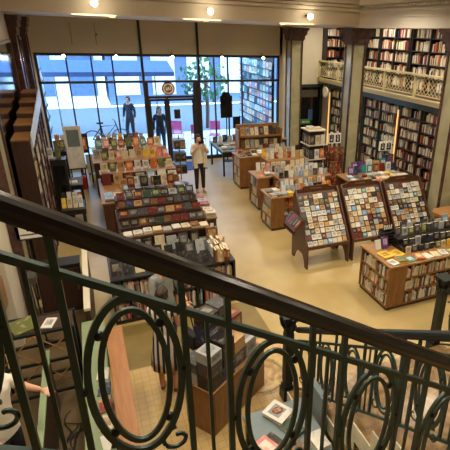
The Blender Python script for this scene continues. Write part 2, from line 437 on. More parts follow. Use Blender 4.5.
# ---- left wall: pilasters with mirrors between
def pilaster(y0, y1, lab):
    r = thing('marble_pilaster', lab, 'pilaster', (-1.238, y0, 0))
    Y = y1-y0
    MB().box(0, .10, .06, Y-.06, .0, 3.98).build('shaft', M['marble'], r)
    MB().box(0, .13, 0, .06, .0, 3.98).box(0, .13, Y-.06, Y, .0, 3.98).build('edge_moulding', M['redstone'], r)
    MB().box(.0, .10, Y+.004, Y+.07, .0, 3.98).build('cream_bead', M['cream'], r)
    b = MB()
    for z0, z1, d in ((3.98, 4.02, .01), (4.02, 4.14, .03), (4.14, 4.27, .07), (4.27, 4.37, .1)): b.box(0, .13+d, -d, Y+d, z0, z1)
    b.build('capital', M['redstone'], r)
pilaster(7.0, 7.62, 'green marble pilaster on the left wall behind the stair rail, nearest one')
pilaster(11.75, 12.35, 'green marble pilaster on the left wall behind the stepped dark shelves')
pilaster(14.0, 14.6, 'green marble pilaster on the left wall next to the window corner')
for y0, y1, lab in ((7.8, 11.6, 'tall wall mirror on the left wall behind the stepped shelves'), (12.5, 13.9, 'tall wall mirror on the left wall close to the window')):
    r = thing('wall_mirror', lab, 'mirror', (-1.24, y0, .9)); Y = y1-y0
    MB().box(.004, .02, .05, Y-.05, .05, 2.95).build('mirror_glass', M['mirror'], r)
    MB().box(.004, .04, 0, .05, 0, 3).box(.004, .04, Y-.05, Y, 0, 3).box(.004, .04, .05, Y-.05, 0, .05).box(.004, .04, .05, Y-.05, 2.95, 3).build('frame', M['walnut'], r)

# ================================================================== WINDOW WALL
XS = [-1.13, -.32, .35, .93, 1.78, 3.53, 4.07, 4.54, 5.03, 6.4]
def bars(name, L):
    b = MB()
    for q in L: b.box(*q)
    o = b.build(name, M['frame']); return tag(o, kind='structure')
fr = [(-1.13, 6.4, WY+.02, WY+.12, 3.39, 3.47), (-1.13, 6.4, WY+.0, WY+.12, 2.61, 2.68), (-1.13, 1.78, WY+.02, WY+.12, 0, .12), (3.53, 6.4, WY+.02, WY+.12, 0, .12)]
for x in (-.32, .35, .93, 4.07, 4.54, 5.03): fr.append((x-.022, x+.022, WY+.03, WY+.11, .12, 3.39))
fr += [(-1.13, -1.06, WY, WY+.12, 0, 3.47), (6.34, 6.4, WY, WY+.12, 0, 3.47)]
bars('trim_8', fr)
# the two thick posts that run up to the soffit
bars('trim_9', [(1.75, 1.82, WY-.06, WY+.12, 0, 4.42), (3.50, 3.57, WY-.06, WY+.12, 0, 4.42)])
panes = [(-1.06, -.342), (-.298, .328), (.372, .908), (.952, 1.74), (3.57, 4.048), (4.092, 4.518), (4.562, 5.008), (5.052, 6.34)]
k = 0
for (a, c) in panes:
    k += 1; o = MB().box(a, c, WY+.065, WY+.071, .12, 2.61).build(f'window_{k}', M['glass']); tag(o, kind='structure')
    k += 1; o = MB().box(a, c, WY+.065, WY+.071, 2.68, 3.39).build(f'window_{k}', M['glass']); tag(o, kind='structure')
k += 1; tag(MB().box(1.82, 3.50, WY+.065, WY+.071, 2.68, 3.39).build(f'window_{k}', M['glass']), kind='structure')
# door head panel with round sign
k += 1; tag(MB().box(1.9, 3.42, WY+.065, WY+.071, 2.2, 2.6).build(f'window_{k}', M['glass']), kind='structure')
bars('trim_10', [(1.82, 1.9, WY, WY+.12, 0, 2.61), (3.33, 3.5, WY, WY+.12, 0, 2.61), (1.9, 3.33, WY, WY+.12, 2.12, 2.2), (2.42, 2.49, WY+.0, WY+.1, 0, 2.12)])
for n, (a, c) in enumerate(((1.9, 2.42), (2.49, 3.33))):
    d = thing(f'door_{n+1}', None, None, (a, WY+.05, 0)); d['kind'] = 'structure'; W = c-a
    MB().box(.0, .05, 0, .05, .02, 2.1).box(W-.05, W, 0, .05, .02, 2.1).box(.05, W-.05, 0, .05, .02, .14).box(.05, W-.05, 0, .05, 2.03, 2.1).build('door_frame', M['frame'], d)
    MB().box(.05, W-.05, .02, .027, .14, 2.03).build('door_pane', M['glass'], d)
    MB().tube([(W-.09 if n == 0 else .09, -.03, .95), (W-.09 if n == 0 else .09, -.03, 1.25)], .012).build('door_handle', M['metal'], d)
r = thing('round_window_sign', 'round brown and white shop sign on the glass above the doors', 'sign', (2.53, WY+.03, 2.42))
def disc_y(rad, y0, y1, m, name, par, r_in=0, n=40, c=(0, 0)):
    b = MB()
    if r_in == 0: b.prism([(c[0]+rad*math.cos(2*PI*i/n), c[1]+rad*math.sin(2*PI*i/n)) for i in range(n)], 'y', y0, y1)
    else:
        for i in range(n):
            a0 = 2*PI*i/n; a1 = 2*PI*(i+1)/n
            b.prism([(c[0]+q*math.cos(a), c[1]+q*math.sin(a)) for q, a in ((r_in, a0), (rad, a0), (rad, a1), (r_in, a1))], 'y', y0, y1)
    return b.build(name, m, par)
disc_y(.21, 0, .01, M['paper'], 'disc', r)
disc_y(.205, -.006, -.001, M['logo_brown'], 'outer_ring', r, .165)
disc_y(.125, -.006, -.001, M['logo_brown'], 'inner_disc', r)
def U_glyph(cx, z0, w, h, t, y0, y1, mbd):
    mbd.box(cx-w/2, cx-w/2+t, y0, y1, z0, z0+h).box(cx+w/2-t, cx+w/2, y0, y1, z0, z0+h).box(cx-w/2+t, cx+w/2-t, y0, y1, z0, z0+t)
b = MB(); U_glyph(-.04, -.05, .07, .09, .018, -.012, -.007, b); U_glyph(.045, -.03, .07, .09, .018, -.012, -.007, b); b.build('emblem', M['paper'], r)
b = MB()
for i in range(16):
    a = 2*PI*i/16+.1; b.box(-.012, .012, -.012, -.007, .137, .155, None, Matrix.Rotation(a, 4, 'Y'))
b.build('ring_lettering', M['paper'], r)
tag(MB().box(2.66, 2.86, WY+.04, WY+.046, 1.45, 1.75).build('door_notice', M['frame']), 'black rectangular notice hung on the right door leaf', 'notice')

# ================================================================== OUTSIDE
tag(MB().box(-14, 22, WY+.25, 20.5, -.14, -.02).build('sidewalk', M['pave']), kind='structure')
tag(MB().box(-20, 30, 20.5, 29, -.2, -.1).build('road', M['street']), kind='structure')
def building(name, x0, x1, y0, h, m, lab, rows, cols, wm):
    r = thing(name, lab, 'building', (x0, y0, 0)); W = x1-x0
    MB().box(0, W, 0, 4, -.1, h).build('wall', m, r)
    for j in range(rows):
        for i in range(cols):
            cw = W/cols; x = i*cw+cw*.18
            MB().box(x, x+cw*.64, -.06, -.002, .5+j*3.1, 2.7+j*3.1).build('window', wm, r)
    MB().box(-.0, W, -.35, -.002, 2.9, 3.2).build('ledge', M['palestone'], r)
winm = mat('dark_shop_glass', (90, 112, 140), .15)
building('street_building', -12, 1.2, 29.5, 14, M['facade'], 'pale building across the street seen through the left window panes', 4, 6, winm)
building('street_building', 1.4, 12, 29.5, 16, M['facade_dark'], 'blue grey building across the street seen through the doors', 5, 5, M['facade'])
building('street_building', 12.2, 26, 29.5, 12, M['facade'], 'pale building across the street seen past the right window panes', 4, 5, winm)
# awning above the pavement
r = thing('street_awning', 'long blue grey awning outside across the top of the window', 'awning', (-6, 20.3, 2.5))
MB().prism([(0, 0), (1.6, .35), (1.6, .40), (0, .05)], 'x', 0, 9.6).build('canvas', mat('awning_canvas', (66, 88, 128), .8), r)
MB().box(0, 9.6, -.03, 0, -.12, .05).build('valance', mat('awning_valance', (50, 66, 100), .8), r)
for x in (1, 5, 9): MB().tube([(x, 1.5, .3), (x, 1.5, -2.5)], .03).build('pole', M['metal'], r)
# parked bicycle frames / cafe furniture / tree
def cafe_chair(x, y, rz, lab):
    r = thing('cafe_chair', lab, 'chair', (x, y, -.02), rz, 'pink chairs on the pavement outside')
    bevel(MB().box(-.2, .2, -.2, .2, .43, .46).build('seat', M['pinkp'], r)); bevel(MB().box(-.2, .2, .18, .21, .6, .95).build('backrest', M['pinkp'], r))
    for sx in (-.18, .18):
        for sy in (-.18, .19): MB().tube([(sx*1.1, sy*1.1, 0), (sx, sy, .43 if sy < 0 else .62)], .012).build('leg', M['pinkp'], r)
cafe_chair(3.75, 17.0, .3, 'pink chair outside right of the doors, nearer one'); cafe_chair(4.5, 17.5, -.4, 'pink chair outside the right window, farther one')
cafe_chair(3.2, 18.2, 2.8, 'pink chair outside seen through the right door leaf')
r = thing('street_tree', 'leafy street tree outside the right part of the window', 'tree', (5.2, 21.5, -.1))
MB().tube([(0, 0, 0), (.05, 0, 1), (0, .05, 2.4)], .09).build('trunk', M['walnut'], r)
b = MB()
for i in range(260):
    a = ru(0, 2*PI); e = ru(-1, 1); q = ru(.5, 1.25); p = Vector((q*math.cos(a)*math.sqrt(1-e*e), q*math.sin(a)*math.sqrt(1-e*e), 2.1+q*e*.9))
    b.box(-.09, .09, -.06, .06, -.004, .004, None, Matrix.Translation(p) @ Euler((ru(0, 3), ru(0, 3), ru(0, 3))).to_matrix().to_4x4())
b.build('foliage', M['leaf'], r)
def bicycle(x, y, rz):
    r = thing('parked_bicycle', 'bicycle parked on the pavement outside the left window', 'bicycle', (x, y, -.02), rz)
    for cx in (-.5, .5):
        w_ = MB().tube([(cx+.33*math.cos(2*PI*i/28), 0, .33+.33*math.sin(2*PI*i/28)) for i in range(28)], .018, closed=True, up=(0, 1, 0)).build('wheel', M['iron_dark'], r)
    MB().tube([(-.5, 0, .33), (-.15, 0, .8), (.35, 0, .82), (-.1, 0, .33), (-.5, 0, .33)], .02).tube([(-.1, 0, .33), (-.18, 0, .9)], .02).tube([(.5, 0, .33), (.33, 0, 1)], .02).build('bicycle_frame', M['iron_dark'], r)
    MB().box(-.3, -.08, -.05, .05, .9, .95).build('saddle', M['iron_dark'], r); MB().tube([(.3, -.25, 1), (.33, 0, 1), (.3, .25, 1)], .015).build('handlebar', M['iron_dark'], r)
bicycle(.6, 18.4, .1)

# display cases flanking the window bay outside, rows of face-out covers
def vitrine(x, sgn, y0, y1, lab, rows, ncol, side):
    r = thing('display_bookcase', lab, 'bookcase', (x, y0, 0)); Y = y1-y0
    MB().box(.09*sgn if sgn > 0 else -.13, .13 if sgn > 0 else -.09, 0, Y, 0, 3.4).build('back_panel', M['blackwood'], r)
    zs = [.75+i*(2.5/rows) for i in range(rows)]
    for z in zs: MB().box(-.02 if sgn > 0 else -.09, .09 if sgn > 0 else .02, 0, Y, z-.02, z).build('shelf', M['blackwood'], r)
    for i, z in enumerate(zs):
        for j in range(ncol):
            c = random.choice(['white', 'light grey', 'sky blue', 'white', 'cream', 'pink', 'navy blue', 'teal'])
            yy = y0+Y*(j+.5)/ncol
            book('face', c, (x+sgn*.035, yy, z+.002), (Y/ncol*.86, .02, 2.5/rows*.86), f'{c} magazine, {od(j+1)} from the near end, {od(rows-i)} row of the {side} window display', f'magazines in the {side} window display', 'magazine', -PI/2 if sgn > 0 else PI/2, -.08, cat='magazine')
vitrine(6.2, 1, 15.8, 19.6, 'tall bookcase of face-out magazines in the right window bay', 9, 12, 'right')
vitrine(-1.2, -1, 15.8, 19.0, 'tall bookcase of face-out magazines in the left window bay', 6, 7, 'left')

# ================================================================== GALLERY AND ITS BOOKCASES
GX = 8.0
struct('trim_11', MB().box(GX, 9.6, 4.4, WY, 2.56, 2.68), M['darkwood'])
r = thing('gallery_railing', 'cream iron gallery railing with diamond mesh panels above the lower bookcases', 'railing', (GX, 4.4, 0)); Y = WY-4.4
MB().box(-.06, .02, 0, Y, 2.6, 2.74).box(-.10, -.06, 0, Y, 2.70, 2.74).build('fascia', M['fascia'], r)
MB().box(-.06, .02, 0, Y, 3.29, 3.34).build('top_rail', M['fascia'], r)
MB().box(-.03, 0, 0, Y, 2.80, 2.83).build('bottom_rail', M['fascia'], r)
nP = 8
for i in range(nP+1):
    y = i*(Y-.06)/nP; MB().box(-.05, .01, y, y+.06, 2.74, 3.29).build('post', M['fascia'], r)
for i in range(nP):
    y0 = i*(Y-.06)/nP+.1; y1 = (i+1)*(Y-.06)/nP-.04; b = MB(); st = .14; hh = 3.27-2.84
    q = y0-hh
    while q < y1:
        for s_ in (0, 1):
            a = (q, 2.84) if s_ == 0 else (q, 3.27); c = (q+hh, 3.27) if s_ == 0 else (q+hh, 2.84)
            t0 = max(0, (y0-q)/hh); t1 = min(1, (y1-q)/hh)
            if t1 > t0+.02:
                A = (-.02, a[0]+(c[0]-a[0])*t0, a[1]+(c[1]-a[1])*t0); Cc = (-.02, a[0]+(c[0]-a[0])*t1, a[1]+(c[1]-a[1])*t1)
                b.tube([A, Cc], .008, n=4)
        q += st
    b.build('mesh_panel', M['fascia'], r)
# lower bookcases under the gallery, front plane at x=8.08
def tall_case(name, lab, x, y0, y1, z0, z1, rows, m, nbay, top='', stuffed=True, first=.08):
    r = thing(name, lab, 'bookcase', (x, y0, z0)); Y = y1-y0; Z = z1-z0
    MB().box(.30, .33, 0, Y, 0, Z).build('back_panel', m, r)
    for i in range(nbay+1):
        y = i*(Y-.04)/nbay; MB().box(-.02, .30, y, y+.04, 0, Z).build('upright', m, r)
    for j in range(rows+1):
        z = first+(Z-first-.04)*j/rows
        for i in range(nbay):
            a = i*(Y-.04)/nbay+.041; c = (i+1)*(Y-.04)/nbay-.001
            if i == 0 or True:
                MB().box(0, .299, a, c, z-.03, z).build('shelf', m, r)
            if stuffed and j < rows:
                stuff_row(x+ru(.01, .05), y0+a, y0+c, z0+z+.001, (Z-first-.04)/rows-.05, .2)
    return r
# five separate cases
CY = [(4.6, 6.75, 2), (6.8, 8.7, 2), (8.75, 10.6, 2), (10.65, 12.5, 2), (12.55, 14.7, 2)]
LN = ['nearest', 'second', 'third', 'fourth', 'farthest']
for i, (a, c, nb) in enumerate(CY):
    tall_case('wall_bookcase', f'dark bookcase full of spines under the gallery, {LN[i]} of five', 8.1, a, c, 0, 2.5, 8, M['darkwood'] if i < 3 else M['greenpaint'], nb)
tag(MB().box(8.02, 8.1, 4.5, 14.75, 2.44, 2.56).build('dark_cornice', M['greenpaint']), kind='structure').name = 'trim_12'
UY = [(4.6, 6.5, 2), (6.55, 8.35, 2), (8.4, 10.1, 2), (10.15, 11.85, 2), (11.9, 13.5, 2), (13.55, 15.1, 2)]
for i, (a, c, nb) in enumerate(UY):
    tall_case('gallery_bookcase', f'black bookcase on the gallery above the mesh railing, {od(i+1)} from the near end', 9.2, a, c, 2.68, 4.95, 6, M['blackwood'], nb)
r = thing('gallery_bookcase', 'black bookcase on the gallery against the far wall above the doorway', 'bookcase', (8.05, 15.15, 2.68))
MB().box(0, 1.1, .3, .33, 0, 2.25).build('back_panel', M['blackwood'], r)
for x in (0, .53, 1.06): MB().box(x, x+.04, 0, .3, 0, 2.25).build('upright', M['blackwood'], r)
for q in range(7):
    z = .08+q*.35
    for a in (.041, .571):
        MB().box(a, a+.488, 0, .299, z-.03, z).build('shelf', M['blackwood'], r)
        if q < 6: stuff_row(15.16, 8.05+a, 8.05+a+.48, 2.68+z+.001, .28, .2, along='x')
# warm strip lit posts between lower cases
for y in (14.74, 10.625):
    r = thing('bookcase_light', f'slim warm light strip on the edge of the {"right" if y<12 else "left"} lower bookcase', 'light', (8.05, y, 0))
    MB().box(-.01, .02, -.014, .014, 0, 2.3).build('strip', emis('warm_strip_'+str(int(y)), (255, 196, 120), 1.1), r)
# entrance recess right of the window: dark passage with wall sign
r = thing('dark_doorway', 'dark doorway in the far wall under the gallery with a small blue poster', 'doorway', (7.12, 15.4, 0))
MB().box(0, .08, 0, .09, 0, 2.5).box(.92, 1.0, 0, .09, 0, 2.5).box(.08, .92, 0, .09, 2.4, 2.5).build('frame', M['greenpaint'], r)
MB().box(.08, .92, .05, .09, 0, 2.4).build('door_panel', M['screen'], r)
MB().box(.45, .62, .03, .049, 1.2, 1.6).build('blue_poster', mat('blue_poster', (60, 90, 150), .5), r)
MB().box(.15, .8, .03, .049, 2.05, 2.3).build('vent_grille', M['metal'], r)
r = thing('wall_clock', 'round pale wall clock on a bracket below the gallery railing', 'clock', (7.62, 14.3, 2.36))
MB().prism([(.17*math.cos(2*PI*i/24), .17*math.sin(2*PI*i/24)) for i in range(24)], 'x', 0, .05).build('clock_face', M['paper'], r)
MB().tube([(.05, 0, 0), (.37, 0, 0), (.37, 0, .22)], .012).build('bracket', M['iron_dark'], r)

# ================================================================== FURNITURE HELPERS
def display_table(name, lab, x0, x1, y0, y1, h, m, side_rec=.2, front_rec=.22, shelves=3, post=.28, group=None, topm=None, front_open=True, fposts=None):
    """book table: solid core, recessed shelves on the -x side and on the -y front, overhanging top"""
    r = thing(name, lab, 'book table', (x0, y0, 0), 0, group); X = x1-x0; Y = y1-y0
    MB().box(.02, X-.02, .02, Y-.02, 0, .06).build('plinth', M['darkwood'], r)
    bevel(MB().box(-.02, X+.02, -.02, Y+.02, h-.035, h).build('table_top', topm or M['oak_x'], r))
    MB().box(side_rec, X, front_rec, Y, .06, h-.035).build('core_panel', m, r)
    # corner panels
    MB().box(side_rec, side_rec+post, 0, front_rec-.001, .06, h-.035).build('end_panel', m, r)
    MB().box(0, side_rec-.001, 0, .03, .06, h-.035).build('side_stile', m, r)
    MB().box(0, side_rec-.001, Y-.03, Y, .06, h-.035).build('side_stile', m, r)
    MB().box(X-.04, X, 0, front_rec-.001, .06, h-.035).build('end_panel', m, r)
    for j in range(shelves):
        z = .07+(h-.11)*j/shelves
        MB().box(.0, side_rec-.001, .031, Y-.031, z-.012, z+.006).build('shelf', m, r)
        if front_open: MB().box(side_rec+post+.001, X-.041, 0, front_rec-.001, z-.012, z+.006).build('shelf', m, r)
    if not front_open: MB().box(side_rec+post+.001, X-.041, 0, .02, .06, h-.035).build('front_panel', m, r)
    return r
def shelf_zs(h, n): return [.07+(h-.11)*j/n+.006 for j in range(n)], (h-.11)/n
def side_faces(x0, y0, y1, h, n, cols, pal, tname, group):
    zs, dz = shelf_zs(h, n)
    for j, z in enumerate(zs):
        for i in range(cols):
            c = random.choice(pal); yy = y1-.04-(y1-y0-.08)*(i+.5)/cols
            book('face', c, (x0+.035, yy, z+.001), ((y1-y0-.1)/cols*.9, .022, dz*.82), f'{c} face-out book, {od(n-j)} shelf down, {od(i+1)} along the aisle end of the {tname}', group, rz=-PI/2, tilt=-.03)
def front_spines(x0, x1, y, h, n, pal, tname, group, depth=.17, messy=False):
    zs, dz = shelf_zs(h, n)
    for j, z in enumerate(zs):
        row_spines((x0+.003, y+.03+depth/2, z), 1, 0, x1-x0-.01, dz-.04, depth, pal, f'on {od(n-j)} shelf down, front of the {tname}', group)
def stand_row(x0, x1, y, z, n, h, pal, where, group, tilt=-.14, rz=0, t=.03, hmin=.8, gapf=.86, name='book'):
    w = (x1-x0)/n
    for i in range(n):
        c = random.choice(pal)
        book('face', c, (x0+w*(i+.5)+ru(-.005, .005), y+ru(-.012, .012), z+.001), (w*gapf*ru(.86, 1), ru(.6, 1.3)*t, h*ru(hmin, 1)), f'{c} book standing face out, {od(i+1)} from left {where}', group, name, rz+ru(-.06, .06), tilt)
def flat_row(x0, x1, y, z, n, w_, d_, pal, where, group, stack=(1, 3), t=.028, jitter=.12, name='book'):
    s = (x1-x0)/n
    for i in range(n):
        zz = z+.001; ns = random.randint(*stack); cx = x0+s*(i+.5); rz = ru(-jitter, jitter); c0 = random.choice(pal)
        for q in range(ns):
            tt = t*ru(.7, 1.3); c = c0 if R() < .5 else random.choice(pal)
            pos = 'topmost' if q == ns-1 else ('lowest' if q == 0 else f'{od(q+1)} from the bottom')
            lb = f'{c} book lying flat, {od(i+1)} from left {where}' if ns == 1 else f'{c} flat book, {pos} of stack {od(i+1)} {where}'
            book('flat', c, (cx, y, zz), (min(w_, s*.9)*ru(.9, 1), d_*ru(.9, 1), tt), lb, group, name, rz+ru(-.04, .04)); zz += tt+.0006

# ================================================================== RIGHT AISLE TABLES
# T3 (nearest), T2, T1 (farthest)
T = [('nearest of the three oak tables', 3.48, 5.2, 8.8, 9.48, .81), ('middle one of the three oak tables', 3.65, 5.4, 10.15, 10.82, .86), ('farthest of the three oak tables', 3.74, 5.5, 11.9, 12.6, .94)]
for i, (nm, x0, x1, y0, y1, h) in enumerate(T):
    display_table('book_table', f'golden oak book table with shelved sides, {nm}', x0, x1, y0, y1, h, M['oak'], post=.12, group='oak book tables along the right aisle', front_open=(i != 2))
    side_faces(x0, y0, y1, h, 3, 4 if i != 2 else 3, PALE if i != 1 else MIX, nm, f'face-out books on the side of the {nm}')
    if i == 0: 
        zs, dz = shelf_zs(h, 3)
        for j, z in enumerate(zs):
            stand_row(x0+.34, x1-.06, y0+.12, z, 10, dz*.8, ['cream', 'white', 'tan', 'red', 'orange', 'light grey'], f'on {od(3-j)} shelf down, front of the {nm}', 'books in the front of the nearest oak table')
# tops
W_ = 'on the top of the '+T[0][0]
stand_row(3.8, 5.15, 9.38, .81, 11, .21, PALE, 'in the back row '+W_, 'books on the nearest oak table')
stand_row(3.85, 5.15, 9.12, .81, 11, .16, PALE+['red'], 'in the front row '+W_, 'books on the nearest oak table')
flat_row(3.5, 5.15, 8.92, .81, 12, .14, .17, PALE, 'in the front edge '+W_, 'books on the nearest oak table', (1, 2))
flat_row(3.5, 3.85, 9.25, .81, 2, .14, .2, PALE, 'at the aisle end '+W_, 'books on the nearest oak table', (1, 1))
# tiered riser between T3 and T2
def riser(lab, x0, x1, y0, y1, h, m=M['oak']):
    r = thing('display_riser', lab, 'display stand', (x0, y0, 0)); X = x1-x0; Y = y1-y0
    bevel(MB().box(0, X, 0, Y, h-.03, h).build('board', M['oak_x'], r)); MB().box(.03, X-.03, .03, Y-.03, .05, h-.03).build('box_panel', m, r); MB().box(.05, X-.05, .05, Y-.05, 0, .05).build('plinth', M['darkwood'], r); return r
riser('oak riser block loaded with books behind the nearest oak table', 4.0, 5.4, 9.54, 10.1, .95)
W1 = 'on the riser behind the nearest oak table'
stand_row(4.02, 5.35, 9.95, .95, 10, .24, PALE+['black', 'dark grey', 'navy blue'], 'in the back row '+W1, 'books on the first riser')
stand_row(4.02, 5.35, 9.68, .95, 10, .18, PALE+['dark grey', 'black'], 'in the front row '+W1, 'books on the first riser')
W_ = 'on the top of the '+T[1][0]
stand_row(3.8, 5.35, 10.72, .86, 11, .24, PALE+['orange', 'red', 'dark grey'], 'in the back row '+W_, 'books on the middle oak table')
stand_row(3.9, 5.35, 10.48, .86, 11, .18, PALE+['orange', 'orange', 'red'], 'in the middle row '+W_, 'books on the middle oak table')
flat_row(3.68, 5.3, 10.27, .86, 9, .15, .18, PALE+['orange'], 'in the front edge '+W_, 'books on the middle oak table', (1, 3))
riser('oak riser block loaded with books behind the middle oak table', 4.2, 5.38, 10.9, 11.6, 1.05)
W1 = 'on the riser behind the middle oak table'
stand_row(4.22, 5.35, 11.4, 1.05, 9, .26, PALE+['dark grey', 'black', 'navy blue'], 'in the back row '+W1, 'books on the second riser')
stand_row(4.22, 5.35, 11.1, 1.05, 9, .2, ['orange', 'cream', 'red', 'tan', 'white', 'cream'], 'in the front row '+W1, 'books on the second riser')
W_ = 'on the top of the '+T[2][0]
flat_row(3.78, 5.4, 12.05, .94, 9, .15, .18, PALE+['orange', 'red'], 'in the front edge '+W_, 'books on the farthest oak table', (1, 2))
flat_row(3.78, 5.4, 12.32, .94, 8, .16, .18, MIX, 'in the back row '+W_, 'books on the farthest oak table', (1, 3))
stand_row(4.5, 5.4, 12.45+.06, .94, 5, .2, ['tan', 'cream', 'dark red', 'light grey'], 'in the standing row '+W_, 'books on the farthest oak table')
# pale face-out rack behind
r = thing('book_rack', 'pale wooden face-out rack behind the farthest oak table, by the window', 'rack', (4.05, 12.85, 0))
MB().box(0, 1.35, .3, .34, 0, 1.62).build('back_board', M['oak_x'], r)
for z in (.9, 1.28): MB().box(0, 1.35, .05, .3, z-.02, z).box(0, 1.35, .05, .07, z, z+.04).build('shelf', M['oak_x'], r)
MB().box(-.03, 0, 0, .34, 0, 1.5).build('side_panel', M['oak_x'], r); MB().box(1.35, 1.38, 0, .34, 0, 1.5).build('side_panel', M['oak_x'], r)
for z, q in ((.9, 'lower'), (1.28, 'upper')): stand_row(4.12, 5.33, 12.98, z, 8, .3, ['cream', 'cream', 'tan', 'white', 'light grey', 'brown', 'black'], f'on the {q} shelf of the pale rack by the window', 'books on the pale rack', -.2)
# dark tables near the window
def plain_table(lab, x0, x1, y0, y1, h, m, tm, cat='table', name='table', rz=0, leg=.05):
    r = thing(name, lab, cat, (x0, y0, 0), rz); X = x1-x0; Y = y1-y0
    bevel(MB().box(0, X, 0, Y, h-.035, h).build('table_top', tm, r)); MB().box(.04, X-.04, .04, Y-.04, h-.13, h-.036).build('apron', m, r)
    for a in (.02, X-.02-leg):
        for c in (.02, Y-.02-leg): MB().box(a, a+leg, c, c+leg, 0, h-.036).build('leg', m, r)
    return r
plain_table('long black table with blue grey top at the far end of the right aisle', 3.62, 4.5, 13.25, 14.8, .8, M['blackwood'], M['bluegrey'])
W1 = 'on the long black table near the window'
flat_row(3.65, 4.48, 13.5, .8, 4, .17, .2, MIX, 'in the front row '+W1, 'books on the long black table', (1, 3)); flat_row(3.65, 4.48, 14.0, .8, 4, .17, .2, MIX, 'in the middle row '+W1, 'books on the long black table', (1, 3))
stand_row(3.65, 4.48, 14.5, .8, 5, .24, MIX, 'in the back row '+W1, 'books on the long black table')
r = thing('sign_board', 'black shaped sign board on a thin stand near the right window panes', 'sign', (4.3, 15.05, 0))
MB().tube([(0, 0, .02), (0, 0, 1.55)], .02).build('pole', M['iron_dark'], r); MB().lathe([(.18, 0), (.18, .02), (.03, .04)]).build('base', M['iron_dark'], r)
MB().prism([(-.2, 1.5), (.2, 1.5), (.21, 2.2), (.14, 2.24), (.1, 2.34), (-.1, 2.34), (-.14, 2.24), (-.21, 2.2)], 'y', -.03, .0).build('board', M['screen'], r)
plain_table('low black table of books beneath the right window panes', 4.75, 6.2, 14.2, 14.9, .85, M['blackwood'], M['oak_x'])
W1 = 'on the low black table beneath the right panes'
stand_row(4.8, 6.15, 14.7, .85, 8, .28, MIX, 'in the back row '+W1, 'books on the table beneath the right panes'); stand_row(4.8, 6.15, 14.4, .85, 8, .24, MIX, 'in the front row '+W1, 'books on the table beneath the right panes')
r = thing('till_monitor', 'small black monitor standing on the table beneath the right window panes', 'monitor', (4.70, 15.2, 0))
MB().box(-.13, .13, -.02, .02, 1.1, 1.5).build('screen', M['screen'], r); MB().box(-.02, .02, -.02, .02, 0, 1.1).build('stand', M['iron_dark'], r); MB().box(-.12, .12, -.1, .1, 0, .02).build('foot', M['iron_dark'], r)

# tiered book tower
r = thing('book_tower', 'square tiered tower of books in front of the dark doorway', 'display stand', (5.42, 10.95, 0)); hs = (0, .55, .95, 1.35, 1.75)
MB().box(.06, .49, .06, .49, 0, 1.75).build('core', M['blackwood'], r)
for k_, z in enumerate(hs[1:]):
    bevel(MB().box(0, .55, 0, .55, z, z+.03).build('tier_shelf', M['blackwood' if k_ == 9 else 'cream'], r))
for k_, z in enumerate(hs):
    zz = z+.032 if k_ else .002; hh = .28 if k_ else .36
    if k_ == 4: break
    stand_row(5.44, 5.95, 10.985, zz, 3, hh, ['cream', 'dark grey', 'black', 'tan', 'white', 'orange'], f'on tier {od(k_+1)} from the floor of the book tower', 'books on the tiered tower', tilt=0, t=.02)
    for i in range(3):
        c = random.choice(DARK+['cream']); book('face', c, (5.455, 11.06+.15*i, zz), (.12, .02, hh*.9), f'{c} book, {od(i+1)} along the aisle side, tier {od(k_+1)} from the floor of the tower', 'books on the tiered tower', rz=-PI/2)
flat_row(5.47, 5.92, 11.2, 1.781, 2, .2, .25, ['cream', 'white'], 'on top of the tiered book tower', 'books on the tiered tower', (1, 2))
r = thing('green_sign', 'green lit shop sign above the tiered book tower', 'sign', (5.9, 12.2, 0))
MB().box(-.16, .16, 0, .03, 1.72, 1.86).build('sign_panel', M['greensign'], r); MB().box(-.015, .015, .031, .05, 0, 1.8).build('pole', M['iron_dark'], r); MB().box(-.1, .1, -.08, .1, 0, .02).build('base', M['iron_dark'], r)
b = MB()
for i, x in enumerate((-.11, -.07, -.03, .01, .05, .09)): b.box(x, x+.022, -.006, -.001, 1.765, 1.765+(.05 if i % 2 else .035))
b.build('lettering', M['paper'], r)

# red spinner with the two-letter sign
def spinner(lab, x, y, h, w, levels, pal, sgn_name, group, perside=2):
    r = thing('book_spinner', lab, 'book spinner', (x, y, 0))
    MB().tube([(0, 0, .0), (0, 0, h)], .02).build('pole', M['iron_dark'], r); MB().lathe([(w*.7, 0), (w*.7, .025), (.03, .05)]).build('base', M['iron_dark'], r)
    dz = (h-.12)/levels
    for j in range(levels):
        z = .1+j*dz; MB().box(-w/2, w/2, -w/2, w/2, z-.012, z).build('tray', M['iron_dark'], r)
        for s_, rz in ((0, 0), (1, -PI/2)):
            for i in range(perside):
                c = random.choice(pal); o = (i-(perside-1)/2)*w/perside
                px, py = (x+o, y-w/2+.02) if s_ == 0 else (x-w/2+.02, y+o+.012)
                book('face', c, (px, py, z+.001), (w/perside*.86, .02, dz*.86), f'{c} book, level {od(j+1)} up, {"front" if s_==0 else "aisle"} side, {od(i+1)} slot of the {sgn_name}', group, rz=rz)
    return r
r = spinner('square red book spinner topped by a white two-leaf sign beside the middle column', 6.2, 10.93, 1.4, .42, 6, ['dark red', 'red', 'dark red', 'red', 'brown'], 'red spinner', 'books in the red spinner', 3)
b = MB()
MB().box(-.2, -.01, -.02, .02, 1.4, 1.68).box(.01, .2, -.02, .02, 1.4, 1.68).build('sign_leaf', M['paper'], r)
MB().prism([(.03*math.cos(a*PI/8)-.1, 1.70+.03*math.sin(a*PI/8)) for a in range(16)], 'y', -.02, .02).prism([(.03*math.cos(a*PI/8)+.1, 1.70+.03*math.sin(a*PI/8)) for a in range(16)], 'y', -.02, .02).build('knob', M['paper'], r)
